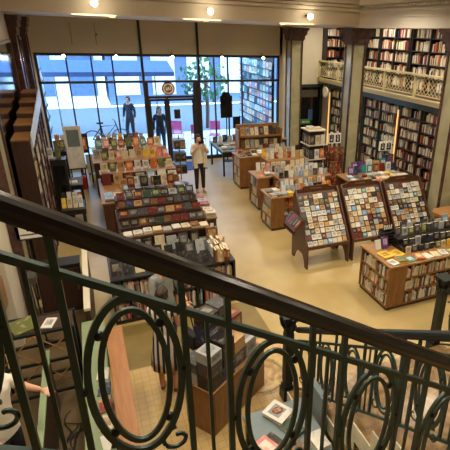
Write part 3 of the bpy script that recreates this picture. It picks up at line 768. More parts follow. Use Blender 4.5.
for cx in (-.1, .1):
    U_glyph(cx, 1.44, .13, .2, .035, -.028, -.0205, b); b.box(cx-.012, cx+.012, -.028, -.0205, 1.52, 1.66)
b.build('sign_letters', M['screen'], r)
r2 = thing('book_spinner', 'dark book spinner with a white two-leaf sign behind the middle column', 'book spinner', (7.35, 10.1, 0))
MB().tube([(0, 0, 0), (0, 0, 1.3)], .02).build('pole', M['iron_dark'], r2); MB().lathe([(.25, 0), (.25, .02), (.03, .04)]).build('base', M['iron_dark'], r2)
MB().box(-.2, -.01, -.02, .02, 1.3, 1.56).box(.01, .2, -.02, .02, 1.3, 1.56).build('sign_leaf', M['paper'], r2); b = MB()
for cx in (-.1, .1): U_glyph(cx, 1.33, .13, .18, .035, -.028, -.0205, b); b.box(cx-.012, cx+.012, -.028, -.0205, 1.42, 1.54)
b.build('sign_letters', M['screen'], r2)
for j in range(4):
    MB().box(-.2, .2, -.2, .2, .15+j*.28, .165+j*.28).build('tray', M['iron_dark'], r2)
    for i in range(2):
        c = random.choice(DARK); book('face', c, (7.26+.19*i, 9.93, .166+j*.28), (.16, .03, .23), f'{c} book, level {od(j+1)} up, {od(i+1)} slot of the dark spinner', 'books in the dark spinner')

# T4 table behind the slanted racks
display_table('book_table', 'golden oak book table behind the slanted racks, before the middle column', 5.72, 7.5, 9.0, 9.85, .85, M['oak'], front_open=False, shelves=2)
W1 = 'on the oak table behind the slanted racks'
flat_row(5.75, 7.45, 9.15, .85, 10, .15, .19, PALE, 'in the front edge '+W1, 'books on the table behind the racks', (1, 2)); flat_row(5.75, 7.45, 9.38, .85, 9, .16, .2, MIX+['orange'], 'in the second row '+W1, 'books on the table behind the racks', (1, 3))
stand_row(5.9, 7.45, 9.6, .85, 8, .27, ['sky blue', 'orange', 'navy blue', 'white', 'dark red', 'teal', 'purple', 'cream', 'light grey'], 'in the standing row '+W1, 'books on the table behind the racks')
stand_row(6.1, 7.45, 9.77, .85, 6, .34, ['navy blue', 'purple', 'white', 'teal', 'tan'], 'in the back row '+W1, 'books on the table behind the racks', t=.05)

# ================================================================== SLANTED RACKS
RACKP = ['cream']*8+['white']*9+['light grey']*5+['dark grey']*4+['tan']*3+['black']*3+['brown']*2+['sky blue', 'dark red', 'olive green', 'navy blue', 'teal']
def slant_rack(n, x0, x1):
    nm = ['left', 'middle', 'right'][n]
    r = thing('slanted_book_rack', f'dark walnut slanted book rack with many small face-out books, {nm} of the three', 'book rack', (x0, 6.9, 0), 0, 'slanted walnut book racks'); W = x1-x0
    prof = [(-.04, .44), (-.04, 0), (.05, 0), (.09, .14), (.18, .24), (.42, .24), (.52, .12), (.58, 0), (.68, 0), (.68, 1.30), (.60, 1.42), (.54, 1.34), (.0, .52)]
    for a in (-.035, W+.005): MB().prism(prof, 'x', a, a+.03).build('side_panel', M['walnut'], r)
    n0 = Vector((0, .60, .84)).normalized()
    MB().prism([(0, .43), (.62, 1.33), (.66, 1.31), (.04, .41)], 'x', 0, W).build('slanted_board', M['walnut'], r)
    MB().box(0, W, -.055, -.02, .41, .47).build('front_lip', M['walnut'], r)
    # header with arched middle
    hp = [(0, 1.30), (W, 1.30), (W, 1.40), (W*.86, 1.41), (W*.80, 1.455), (W*.2, 1.455), (W*.14, 1.41), (0, 1.40)]
    MB().prism(hp, 'y', .63, .66).build('header_board', M['walnut'], r)
    b = MB(); t = W*.36
    while t < W*.64:
        ww = ru(.012, .024); b.box(t, t+ww, .624, .629, 1.39, 1.39+.022); t += ww+.008
    b.build('header_lettering', M['oak_x'], r)
    MB().box(0, W, .3, .33, .25, .33).build('stretcher', M['walnut'], r)
    d = Vector((0, .62, .90)); d.normalize(); nn = Vector((0, -.90, .62)); nn.normalize(); ang = math.atan2(.62, .90)
    rows, cols = 9, 8; pitch = 1.03/rows
    for j in range(rows):
        o = Vector((0, .0, .44))+d*(j*pitch+.01)
        b = MB(); b.box(0, W, -.02, 0, 0, .008, None, Matrix.Translation(o) @ Matrix.Rotation(-ang, 4, 'X')); b.build('ledge', M['walnut'], r)
        for i in range(cols):
            c = random.choice(RACKP if j > 2 else RACKP+['dark red', 'red', 'sky blue', 'light grey', 'brown']); ww = W/cols
            p = o+d*.0095+nn*.012
            book('face', c, (x0+ww*(i+.5)+ru(-.006, .006), 6.9+p.y, p.z), (ww*ru(.80, .95), .016, pitch*ru(.76, .92)),
                 f'small {c} paperback, {od(rows-j)} row down, {od(i+1)} from left on the {nm} slanted rack', f'paperbacks on the {nm} slanted rack', 'paperback', 0, -ang)
slant_rack(0, 3.49, 4.36); slant_rack(1, 4.50, 5.38); slant_rack(2, 5.52, 6.42)
# small tilted bin at the left end of the left rack
r = thing('wall_pocket_rack', 'narrow tilted tray of red and dark books at the aisle end of the left rack', 'tray', (3.22, 6.98, 0))
MB().prism([(0, .74), (.2, .96), (.2, .99), (0, .77)], 'y', 0, .5).box(.0, .02, 0, .5, .7, .79).box(.21, .23, 0, .5, .6, 1.0).build('tray', M['walnut'], r)
for i in range(5): 
    c = ['dark red', 'black', 'dark grey', 'red', 'navy blue'][i]; book('flat', c, (3.33, 7.03+.1*i, .905), (.2, .085, .02), f'{c} book, {od(i+1)} along the narrow tilted tray beside the left rack', 'books in the narrow tilted tray', roll=-.83)

# ================================================================== ISLAND LOWER RIGHT
ix0, ix1, iy0, iy1, ih = 4.06, 6.0, 5.08, 5.95, .83
display_table('book_island', 'big oak book island crammed with books at the lower right', ix0, ix1, iy0, iy1, ih, M['oak'], side_rec=.2, front_rec=.22, shelves=3, post=.14)
zs, dz = shelf_zs(ih, 3); G = 'spines in the lower right island'
for j, z in enumerate(zs):
    row_spines((ix0+.345, iy0+.10, z), 1, 0, ix1-ix0-.345-.05, dz-.03, .16, SPINE, f'on {od(3-j)} shelf down, front of the lower right island', G)
    row_spines((ix0+.10, iy1-.04, z), 0, -1, iy1-iy0-.09, dz-.03, .16, SPINE, f'on {od(3-j)} shelf down, aisle end of the lower right island', G, rz=-PI/2)
W1 = 'on the lower right island'
flat_row(ix0+.03, ix1-.02, 5.19, ih, 11, .15, .19, ['yellow', 'white', 'cream', 'teal', 'pink', 'orange', 'white', 'cream', 'olive green'], 'in the front edge '+W1, 'books on the lower right island', (1, 3), t=.018, jitter=.3)
flat_row(ix0+.03, ix0+.5, 5.45, ih, 2, .2, .24, ['sky blue', 'white', 'yellow'], 'in the left corner '+W1, 'books on the lower right island', (1, 2), t=.016, jitter=.3)
stand_row(ix0+.1, ix0+.38, 5.7, ih, 2, .2, ['cream', 'purple', 'white'], 'in the left corner standing group '+W1, 'books on the lower right island', tilt=-.3)
r = thing('display_riser', 'dark low riser across the middle of the lower right island', 'riser', (ix0+.5, 5.42, ih))
MB().box(0, 1.4, 0, .42, .001, .07).build('riser_lower_step', M['blackwood'], r); MB().box(0, 1.4, .2, .42, .07, .17).build('riser_upper_step', M['blackwood'], r)
stand_row(ix0+.52, ix1-.06, 5.39+.0, ih, 11, .13, ['yellow', 'dark grey', 'black', 'olive green', 'yellow', 'cream', 'teal', 'black'], 'in the front standing row '+W1, 'books on the lower right island', tilt=-.1, t=.02)
stand_row(ix0+.52, ix1-.06, 5.52, ih+.07, 10, .15, ['dark grey', 'black', 'olive green', 'light grey', 'navy blue', 'yellow'], 'in the second standing row '+W1, 'books on the lower right island', tilt=-.12, t=.03)
stand_row(ix0+.52, ix1-.06, 5.73, ih+.17, 10, .16, ['orange', 'red', 'dark grey', 'black', 'light grey', 'olive green', 'brown'], 'in the third standing row '+W1, 'books on the lower right island', tilt=-.12, t=.03)
stand_row(ix0+.75, ix1-.06, 5.89, ih, 7, .34, ['light grey', 'purple', 'dark grey', 'sky blue', 'white'], 'in the back row '+W1, 'books on the lower right island', tilt=-.2, t=.03)
r = thing('black_book_box', 'black box of upright pens and cards on the lower right island', 'box', (ix0+.42, 5.98-.13, ih))
MB().box(-.1, .1, -.1, .1, .001, .26).build('box', M['screen'], r)
b = MB()
for k_ in range(4): b.box(-.105, .105, -.105, .105, .03+k_*.06, .035+k_*.06)
b.build('band', M['light_band'] if 'light_band' in M else M['metal'], r)
b = MB()
for k_ in range(4): b.box(-.08+k_*.045, -.05+k_*.045, -.02, .0, .26, .38, None)
b.build('card', M['screen'], r)
b = MB()
for k_ in range(4): b.box(-.078+k_*.045, -.052+k_*.045, -.024, -.0205, .29, .37)
b.build('card_label', M['paper'], r)
# curved counter to the right of the racks
r = thing('curved_counter', 'pale wooden counter with curved end at the right edge beyond the island', 'counter', (6.1, 6.1, 0))
pts = [(0, .45), (.05, .2), (.2, .05), (.45, 0), (1.7, 0), (1.7, .6), (.15, .6)]
MB().prism([(x, y) for x, y in pts], 'z', .9, .96).build('counter_top', M['oak_x'], r); MB().prism([(x*.94+.05, y*.9+.03) for x, y in pts], 'z', 0, .9).build('counter_front', M['oak'], r)

# ================================================================== MIDDLE ROW
# M1 far unit
display_table('book_table', 'oak plank shelf unit in the middle row, farthest one before the window', .0, 1.95, 12.5, 13.5, .95, M['darkwood'], side_rec=.06, front_rec=.22, shelves=2, post=.03, group='middle row tables')
W1 = 'on the farthest middle table'
stand_row(.2, 1.93, 12.68, .95, 10, .25, ['cream', 'white', 'cream', 'pink', 'yellow', 'tan', 'olive green'], 'in the front row '+W1, 'books on the farthest middle table', -.2)
stand_row(.0, 1.93, 12.98, .95, 9, .26, MIX, 'in the second row '+W1, 'books on the farthest middle table', -.1)
riser('oak riser at the back of the farthest middle table', .0, 1.95, 13.55, 14.1, 1.0)
stand_row(.1, 1.9, 13.75, 1.0, 9, .3, ['pink', 'olive green', 'orange', 'cream', 'red', 'teal', 'white', 'tan'], 'on the back riser of the farthest middle table', 'books on the back riser', -.2)
zs, dz = shelf_zs(.95, 2)
for j, z in enumerate(zs): stand_row(.12, 1.88, 12.62, z, 9, dz*.8, ['tan', 'cream', 'white', 'olive green', 'orange', 'dark grey', 'brown'], f'on {od(2-j)} shelf down of the farthest middle table', 'books in the farthest middle table', -.05)
# M2
display_table('book_table', 'oak book table in the middle row with upright books, third from the stairs', .06, 1.9, 9.75, 11.6, .78, M['walnut'], side_rec=.18, front_rec=.22, shelves=2, post=.25, group='middle row tables', front_open=False)
W1 = 'on the middle oak-topped table'
r = thing('display_riser', 'long dark riser at the back of the middle row table', 'riser', (.1, 11.2, .78)); MB().box(0, 1.75, 0, .36, .001, .2).build('riser_block', M['darkwood'], r); bevel(MB().box(-.01, 1.76, -.01, .37, .2, .22).build('riser_top', M['oak_x'], r))
stand_row(.12, 1.83, 11.4, 1.0, 9, .24, ['tan', 'orange', 'cream', 'olive green', 'white', 'dark grey', 'brown'], 'in the back row '+W1, 'upright books on the middle table', -.1)
stand_row(.1, 1.85, 11.02, .78, 7, .27, ['sky blue', 'dark red', 'tan', 'cream', 'dark red', 'tan', 'white', 'light grey'], 'in the third row '+W1, 'upright books on the middle table', -.18, t=.035)
stand_row(.45, 1.85, 10.72, .78, 6, .24, ['cream', 'tan', 'light grey', 'white', 'brown'], 'in the second row '+W1, 'upright books on the middle table', -.18)
stand_row(.55, 1.7, 10.3, .90, 4, .26, ['black', 'black', 'dark grey', 'dark red', 'white'], 'in the front row '+W1, 'upright books on the middle table', -.08, t=.05, gapf=.6)
flat_row(.5, 1.85, 10.3, .78, 6, .2, .3, DARK, 'beneath the front row '+W1, 'flat books on the middle table', (4, 4), t=.028, jitter=.02) 
flat_row(.1, .48, 10.2, .78, 2, .18, .24, ['white', 'cream', 'sky blue'], 'in the left corner '+W1, 'flat books on the middle table', (1, 4), jitter=.05)
flat_row(.1, 1.85, 9.93, .78, 8, .19, .22, PALE+DARK, 'in the front edge '+W1, 'flat books on the middle table', (2, 4), jitter=.05)
# M3 stepped pyramid
r = thing('stepped_book_stand', 'dark stepped stand packed with dark books in the middle row', 'book stand', (.28, 7.85, 0), 0, 'middle row tables')
X3 = 1.56
MB().box(0, X3, .25, 1.5, 0, .72).build('core', M['darkwood'], r)
MB().box(-.02, X3+.02, 0, 1.52, .72, .75).build('shelf_top', M['walnut'], r)
MB().box(-.02, X3+.02, 0, .25, .36, .385).build('shelf', M['walnut'], r); MB().box(-.02, X3+.02, 0, .25, .0, .05).build('plinth', M['walnut'], r)
for a in (-.02, X3): MB().box(a, a+.02, 0, .249, .05, .72).build('side_panel', M['walnut'], r)
ST = [(.30, .62, .07), (.62, .92, .15), (.92, 1.2, .23), (1.2, 1.5, .30)]
for (a, c, z) in ST: MB().box(0, X3, a, c, .751, .75+z).build('step', M['darkwood'], r)
W1 = 'of the dark stepped stand'; DK2 = DARK+['dark red', 'brown', 'dark red']
flat_row(.3, 1.85, 8.0, .75, 9, .16, .2, PALE+['dark grey', 'light grey'], 'on the bottom edge '+W1, 'books on the stepped stand', (1, 2), jitter=.03)
for q, (a, c, z) in enumerate(ST):
    stand_row(.3, 1.84, 7.85+a+.06, .75+z, 9 if q % 2 else 10, .13 if q < 3 else .15, DK2 if q < 3 else DK2+['white', 'tan'], f'on step {od(q+1)} from the bottom {W1}', 'books on the stepped stand', -.3, t=.04, gapf=.97)
for z, q in ((.385, 'upper'), (.05, 'lower')): flat_row(.3, 1.83, 7.98, z, 9, .16, .2, PALE+['dark grey'], f'on the {q} shelf {W1}', 'books on the stepped stand shelves', (3, 5), jitter=.02)
# side table to the right with pale books
plain_table('small dark side table with pale books at the right end of the stepped stand', 1.9, 2.12, 8.3, 9.6, .74, M['darkwood'], M['oak_x'], name='side_table')
W1 = 'on the small side table beside the stepped stand'
for q in range(5): flat_row(1.9, 2.12, 8.42+.26*q, .74, 1, .2, .22, ['white', 'pink', 'cream', 'red', 'light grey'], f'spot {od(q+1)}, side table', 'books on the small side table', (1, 4), jitter=.1)

# M5 black bookcase island
r = thing('black_bookcase', 'low black bookcase of tightly packed spines in the middle row, nearest the stairs', 'bookcase', (-.02, 6.33, 0), 0, 'middle row tables'); X5 = 1.9; Y5 = .95
MB().box(0, X5, .3, Y5, 0, .74).build('core', M['blackwood'], r); MB().box(0, X5, 0, .3, 0, .05).build('plinth', M['blackwood'], r)
MB().box(0, X5, 0, Y5, .74, .77).build('top_board', M['blackwood'], r); MB().box(.03, X5-.03, 0, .3, .38, .40).build('shelf', M['blackwood'], r)
for a in (0, .62, 1.25, X5-.03): MB().box(a, a+.03, 0, .299, .05, .74).build('upright', M['blackwood'], r)
for k_ in range(3):
    a = -.02+[.032, .652, 1.282][k_]; L_ = .585; nm = ['left', 'middle', 'right'][k_]
    for z, q in ((.401, 'upper'), (.051, 'lower')):
        row_spines((a, 6.33+.10, z), 1, 0, L_, .29, .16, ['orange', 'red', 'cream', 'tan', 'black', 'dark grey', 'white', 'navy blue', 'brown', 'pink', 'light grey', 'dark red', 'teal'], f'on the {q} shelf, {nm} bay of the low black bookcase', 'spines in the low black bookcase', hmin=.78, tmin=.014, tmax=.03)
W1 = 'on top of the low black bookcase'
stand_row(.0, 1.5, 6.47, .77, 9, .22, ['light grey', 'dark grey', 'cream', 'dark red', 'dark grey', 'black', 'sky blue', 'olive green'], 'in the front row '+W1, 'magazines on the black bookcase', -.45, t=.02, name='magazine')
stand_row(.0, 1.5, 6.78, .77, 9, .26, ['dark grey', 'black', 'light grey', 'dark grey', 'olive green', 'black'], 'in the second row '+W1, 'magazines on the black bookcase', -.35, t=.02, name='magazine')
stand_row(.35, 1.5, 7.1, .77, 6, .26, ['dark grey', 'black', 'light grey', 'cream'], 'in the back row '+W1, 'magazines on the black bookcase', -.2, t=.02, name='magazine')
row_spines((1.56, 6.42, .77), 1, 0, .28, .24, .15, ['brown', 'cream', 'tan', 'dark red'], 'in the front group at the right end '+W1, 'paperbacks at the right end of the black bookcase')
row_spines((1.56, 6.64, .77), 1, 0, .28, .24, .15, PALE, 'in the second group at the right end '+W1, 'paperbacks at the right end of the black bookcase')
row_spines((1.56, 6.86, .77), 1, 0, .28, .24, .15, PALE, 'in the third group at the right end '+W1, 'paperbacks at the right end of the black bookcase')
stand_row(1.58, 1.85, 7.15, .77, 1, .3, ['brown'], 'at the back right corner '+W1, 'paperbacks at the right end of the black bookcase')

# postcard spinner beyond the middle table, toward the woman
r = thing('postcard_spinner', 'postcard spinner with three dark racks beside the doors', 'spinner', (2.28, 12.95, 0))
MB().tube([(0, 0, 0), (0, 0, 1.45)], .015).build('pole', M['iron_dark'], r); MB().lathe([(.2, 0), (.2, .02), (.02, .05)]).build('base', M['iron_dark'], r)
for j in range(3):
    z = .35+j*.36
    bevel(MB().box(-.16, .16, -.16, .16, z, z+.27).build('rack_drum', M['metal'], r))
    for i in range(2):
        c = random.choice(['brown', 'tan', 'dark red', 'olive green', 'black']); book('face', c, (2.20+.16*i, 12.95-.172, z+.04), (.13, .012, .18), f'{c} postcard, {od(3-j)} drum down, {"left" if i==0 else "right"} pocket of the postcard spinner', 'cards in the postcard spinner', 'postcard', cat='postcard')

# ================================================================== LEFT WALL
# stepped dark bookcase along the left wall with spines toward the aisle
steps = [(8.38, 2.46), (9.06, 2.58), (9.74, 2.68), (10.42, 2.78), (11.02, 2.88)]
for i, (y0, h) in enumerate(steps):
    r = thing('stepped_bookcase', f'dark brown bookcase on the left wall, {od(i+1)} and {"lowest" if i==0 else "taller"} of the stepped run', 'bookcase', (-1.16, y0, 0), 0, 'stepped bookcases on the left wall'); Y = .66 if i < 3 else .58
    MB().box(0, .03, 0, Y, 0, h).build('back_panel', M['darkwood'], r)
    MB().box(.031, .27, 0, .03, 0, h).build('side_panel', M['darkwood'], r); MB().box(.031, .27, Y-.03, Y, 0, h).build('side_panel', M['darkwood'], r)
    bevel(MB().box(.0, .28, -.01, Y, h+.001, h+.03).build('top_board', M['oak'], r)); nsh = 7
    for j in range(nsh):
        z = .08+j*(h-.1)/nsh; MB().box(.031, .27, .031, Y-.031, z-.02, z).build('shelf', M['darkwood'], r)
        n_ = 0; t = .035
        while t < Y-.08:
            w_ = ru(.03, .055); n_ += 1; c = random.choice(['cream', 'white', 'black', 'light grey', 'cream', 'red', 'navy blue', 'white', 'tan'])
            hh = ((h-.1)/nsh-.04)*ru(.7, 1)
            book('spine', c, (-1.10+.115+ru(0, .03), y0+t+w_/2, z+.001), (w_*.95, .10, hh), f'{c} spined book, {od(n_)} from near side on shelf {od(nsh-j)} down, {od(i+1)} stepped bookcase', 'spines on the left wall', rz=PI/2)
            t += w_+.002
r = thing('header_panel', 'pale slanted header sign along the top of the stepped bookcases', 'sign', (-.870, 8.38, 0))
MB().prism([(0, 2.34), (3.2, 2.66), (3.2, 2.96), (0, 2.54)], 'x', .0, .02).build('panel', mat('pale_blue_panel', (196, 204, 214), .35), r)
# near lower bay: notice board, sign, shelf fronts seen under the handrail
r = thing('notice_board', 'cork notice board with pinned sheets below the sign on the left', 'notice board', (-1.32, 5.6, 0))
MB().box(0, .02, 0, 1.5, .75, 1.75).build('board', M['oak_x'], r); MB().box(0, .03, -.04, 0, .7, 1.8).box(0, .03, 1.5, 1.54, .7, 1.8).box(0, .03, 0, 1.5, 1.75, 1.8).build('frame', M['darkwood'], r)
for q, (y, z, w_, h_) in enumerate(((.35, 1.2, .3, .4), (.85, 1.15, .42, .45), (1.05, .9, .2, .18))): MB().box(.021, .024, y, y+w_, z, z+h_).build('pinned_sheet', M['paper'] if q != 2 else M['screen'], r)
r = thing('hanging_sign', 'small white framed sign hanging over the notice board at the left', 'sign', (-1.15, 7.0, 0))
MB().box(0, .32, 0, .02, 1.34, 1.53).build('panel', M['paper'], r); MB().box(-.02, 0, -.005, .025, 1.32, 1.55).box(.32, .34, -.005, .025, 1.32, 1.55).box(0, .32, -.005, .025, 1.53, 1.55).box(0, .32, -.005, .025, 1.32, 1.34).build('frame', M['frame'], r)
b = MB(); t = .05
while t < .27: ww = ru(.01, .018); b.box(t, t+ww, -.004, -.0005, 1.39, 1.41); t += ww+.004
b.box(.14, .155, -.004, -.0005, 1.45, 1.49).box(.155, .17, -.004, -.0005, 1.45, 1.46); b.build('lettering', M['screen'], r)
MB().box(-.16, -.02, .0, .02, 1.43, 1.45).build('bracket', M['iron_dark'], r)
# things along the left wall beyond the stepped cases
def dark_case(lab, x, y, w_, d_, h):
    r = thing('black_display_case', lab, 'display case', (x, y, 0))
    bevel(MB().box(0, w_, 0, d_, .0, h).build('body', M['blackwood'], r)); MB().box(-.01, w_+.01, -.01, d_+.01, h+.001, h+.03).build('top_board', M['blackwood'], r); MB().box(.04, w_-.04, -.008, -.001, .1, h-.1).build('front_panel', M['screen'], r)
dark_case('tall black display case next to the stepped bookcases', -.86, 10.95, .30, .3, 1.45); dark_case('black display case on the left wall behind the dark desk', -.85, 12.15, .28, .3, 1.35)
stand_row(-.92, -.62, 11.1, 1.48, 2, .24, ['white', 'olive green'], 'on the tall black display case', 'books on the black display case')
stand_row(-.85, -.57, 12.3, 1.38, 2, .26, ['cream', 'olive green'], 'on the black case behind the dark desk', 'books on the far black case')
plain_table('black desk with tapering legs at the left wall', -.85, -.3, 11.35+.0, 12.05, .75, M['blackwood'], M['blackwood'], 'desk', 'desk')
flat_row(-.7, -.4, 11.6, .75, 2, .14, .2, ['white', 'cream'], 'on the black desk at the left wall', 'books on the black desk', (1, 2))
plain_table('low dark table of leaning books at the left wall before the black desk', -.78, -.3, 10.2, 10.85, .55, M['blackwood'], M['blackwood'])
stand_row(-.76, -.32, 10.35, .55, 4, .26, ['yellow', 'cream', 'white', 'white'], 'in the front row on the low dark table at the left wall', 'books on the low dark table', -.35)
stand_row(-.76, -.32, 10.6, .55, 4, .3, ['cream', 'black', 'white', 'red'], 'in the back row on the low dark table at the left wall', 'books on the low dark table', -.2)
r = thing('poster_board', 'white poster board leaning by the left end of the window', 'poster', (-.62, 13.4, 0)); MB().box(0, .42, 0, .03, .6, 1.75).build('panel', M['paper'], r); MB().box(.02, .05, .031, .06, 0, 1.7).box(.37, .4, .031, .06, 0, 1.7).build('leg', M['iron_dark'], r); MB().box(.06, .36, -.004, -.001, 1.2, 1.65).build('picture', M['bluegrey'], r)
r = thing('sloped_kiosk', 'black sloped kiosk stand near the left end of the window', 'stand', (-.36, 13.85, 0)); MB().prism([(0, .9), (.45, 1.0), (.45, 1.3), (0, 1.45)], 'x', 0, .3).build('hood', M['blackwood'], r)
for a in (0, .26): MB().box(a, a+.04, .02, .06, 0, .9).box(a, a+.04, .38, .42, 0, .98).build('leg', M['blackwood'], r)
MB().box(.05, .25, -.008, -.001, 1.0, 1.35).build('picture', COVER['orange'], r)
r = thing('low_white_panel', 'low white panel by the window at the far left', 'panel', (-.2, 14.8, 0)); bevel(MB().box(0, .5, 0, .06, .04, .62).build('panel', M['socket'], r)); MB().box(.03, .08, -.03, .1, 0, .04).box(.42, .47, -.03, .1, 0, .04).build('foot', M['blackwood'], r)
r = thing('fire_extinguisher', 'small red fire extinguisher on the floor at the far left', 'fire extinguisher', (-.32, 13.35, 0))
MB().lathe([(.06, 0), (.075, .02), (.075, .32), (.05, .38), (.02, .41)]).build('cylinder', M['redp'], r, smooth=True); MB().tube([(0, 0, .41), (0, 0, .46), (.07, -.02, .45)], .014).build('valve', M['iron_dark'], r); MB().tube([(.03, 0, .44), (.1, 0, .36), (.09, 0, .15)], .011).build('hose', M['iron_dark'], r)
plain_table('long dark table of books below the left window panes', .1, 1.6, 14.45, 15.1, .95, M['blackwood'], M['oak_x'])
stand_row(.15, 1.55, 14.85, .95, 9, .26, MIX+['olive green', 'orange', 'pink'], 'in the back row on the table below the left window panes', 'books below the left panes'); stand_row(.15, 1.55, 14.6, .95, 9, .22, MIX, 'in the front row on the table below the left window panes', 'books below the left panes')
plain_table('dark table of picture books at the far left of the window', -1.0, -.3, 14.75, 15.2, .95, M['blackwood'], M['oak_x'])
stand_row(-.97, -.33, 15.0, .95, 4, .32, ['orange', 'sky blue', 'white', 'red'], 'on the dark table at the far left of the window', 'books at the far left of the window')
tag(MB().box(1.9, 3.4, 14.3, 15.3, .001, .018).build('doormat', mat('blue_doormat', (58, 84, 150), .9, scale=40)), 'blue doormat on the floor inside the doors', 'doormat')

# ================================================================== SERVICE COUNTER, LOWER LEFT
r = thing('service_counter', 'long counter with glowing orange wooden top at the lower left', 'counter', (-.13, 2.55, 0))
bevel(MB().box(0, .17, 0, 2.25, .96, 1.0).build('counter_top', M['orange_wood'], r)); MB().box(.03, .14, .02, 2.23, 0, .96).build('counter_front', M['oak'], r)
r = thing('green_desk', 'sage green work desk behind the orange counter', 'desk', (-.42, 2.55, 0))
bevel(MB().box(0, .26, 0, 2.9, .70, .74).build('desk_top', M['sage'], r)); MB().box(.0, .03, .0, 2.9, .0, .70).build('desk_panel', M['sage'], r)
for y in (.05, 2.8): MB().box(.2, .25, y, y+.05, 0, .7).build('leg', M['sage'], r)
r = thing('green_rail_shelf', 'narrow sage green shelf rail beside the man in white', 'shelf', (-.80, 3.0, 0)); bevel(MB().box(.0, .06, 0, 1.9, .78, .82).build('rail_board', M['sage'], r)); MB().box(.02, .04, .02, 1.88, 0, .78).build('rail_panel', M['darkwood'], r)
for q in range(7):
    c = ['white', 'sky blue', 'white', 'cream', 'red', 'navy blue', 'white'][q]
    book('flat', c, (-.22, 2.9+q*.24, .742), (.12, .19, .012), f'{c} leaflet, {od(q+1)} from the near end of the sage green desk', 'leaflets on the green desk', 'leaflet', ru(-.2, .2), cat='leaflet')
# low partition and dark cabinet behind
r = thing('low_partition', 'low partition panel with cream edge between the counter and the aisle', 'partition', (-.36, 5.5, 0)); MB().box(0, .06, 0, 2.0, 0, .86).build('panel', M['darkwood'], r); bevel(MB().box(-.01, .07, -.01, 2.01, .86, .9).build('top_edge', M['cream'], r))
r = thing('black_cabinet', 'low black cabinet at the back of the service area', 'cabinet', (-1.02, 7.0, 0)); MB().box(0, .6, .0, .28, .0, .8).build('body', M['blackwood'], r); MB().box(-.01, .61, -.01, .29, .801, .83).build('top_board', M['blackwood'], r)
for a in (.02, .31): d = MB().box(a, a+.27, -.02, -.001, .06, .76).build('door', M['darkwood'], r); MB().box(a+.22, a+.24, -.035, -.021, .38, .46).build('door_knob', M['metal'], d)
# metal rack with crossed braces
def brace_rack(lab, x0, x1, y, y2, zs_, n):
    r = thing('braced_rack', lab, 'rack', (x0, y, 0)); X = x1-x0; Y = y2-y
    for a in (0, X-.03):
        for c in (0, Y-.03): MB().box(a, a+.03, c, c+.03, 0, zs_[-1]).build('upright', M['iron_dark'], r)
    for z in zs_:
        MB().box(.0, X, .0, .03, z, z+.03).box(0, X, Y-.03, Y, z, z+.03).build('crossbar', M['iron_dark'], r)
    for i in range(n):
        a = .03+(X-.06)*i/n; c = .03+(X-.06)*(i+1)/n
        for q in range(len(zs_)-1):
            MB().tube([(a, .0, zs_[q]+.03), (c, .0, zs_[q+1])], .009, n=4).tube([(c, .0, zs_[q]+.03), (a, .0, zs_[q+1])], .009, n=4).build('cross_brace', M['oak_x'], r)
    return r
brace_rack('black iron rack with crossed braces behind the service desk', -1.3, -.46, 4.95, 5.35, (.15, .6, 1.0), 2)
book('flat', 'olive green', (-.98, 5.15, 1.032), (.26, .3, .02), 'olive green open magazine on top of the braced rack', 'papers on the braced rack', 'magazine', .4, cat='magazine')
book('flat', 'white', (-.72, 5.1, 1.032), (.12, .2, .015), 'white folded paper on top of the braced rack', 'papers on the braced rack', 'leaflet', -.3, cat='leaflet')
tag(MB().box(-1.28, -.48, 4.99, 5.31, 1.031-.02, 1.031-.002).build('rack_shelf', M['darkwood']), None).parent = None
bpy.data.objects['rack_shelf']['label'] = 'dark wooden board laid across the top of the braced rack'; bpy.data.objects['rack_shelf']['category'] = 'shelf'
r = thing('desk_lamp', 'grey metal lamp head over the braced rack at the left', 'lamp', (-.95, 6.1, 0)); MB().box(-.06, .06, -.1, .1, 1.1, 1.2).build('lamp_head', M['metal'], r); MB().tube([(0, .05, 1.1), (0, .12, .7), (0, .12, 0)], .012).build('pole', M['iron_dark'], r)
MB().lathe([(.09, 0), (.09, .02), (.02, .03)], (0, .12, 0)).build('base', M['iron_dark'], r)
for q in range(6):
    a0 = ru(0, 6); f1 = ru(1.2, 2.4); am = ru(.03, .09); xc = ru(-.66, -.56); ys = ru(3.1, 3.5)
    pts = [(max(-.72, min(-.47, xc+am*math.sin(a0+f1*k_*.3)+.03*math.sin(2.3*k_*.3+q))), ys+k_*.045+.05*math.sin(a0+k_*.35), .014+.006*q) for k_ in range(30)]
    tag(MB().tube(pts, .006, n=6).build('power_cable', M['cable'], smooth=True), 'dark loose cable tangled on the brown floor behind the counter', 'cable', 'cables on the service floor')
tag(MB().box(-.52, -.44, 5.6, 5.66, .006, .05).build('power_socket', M['socket']), 'small white power adapter on the floor behind the counter', 'adapter')

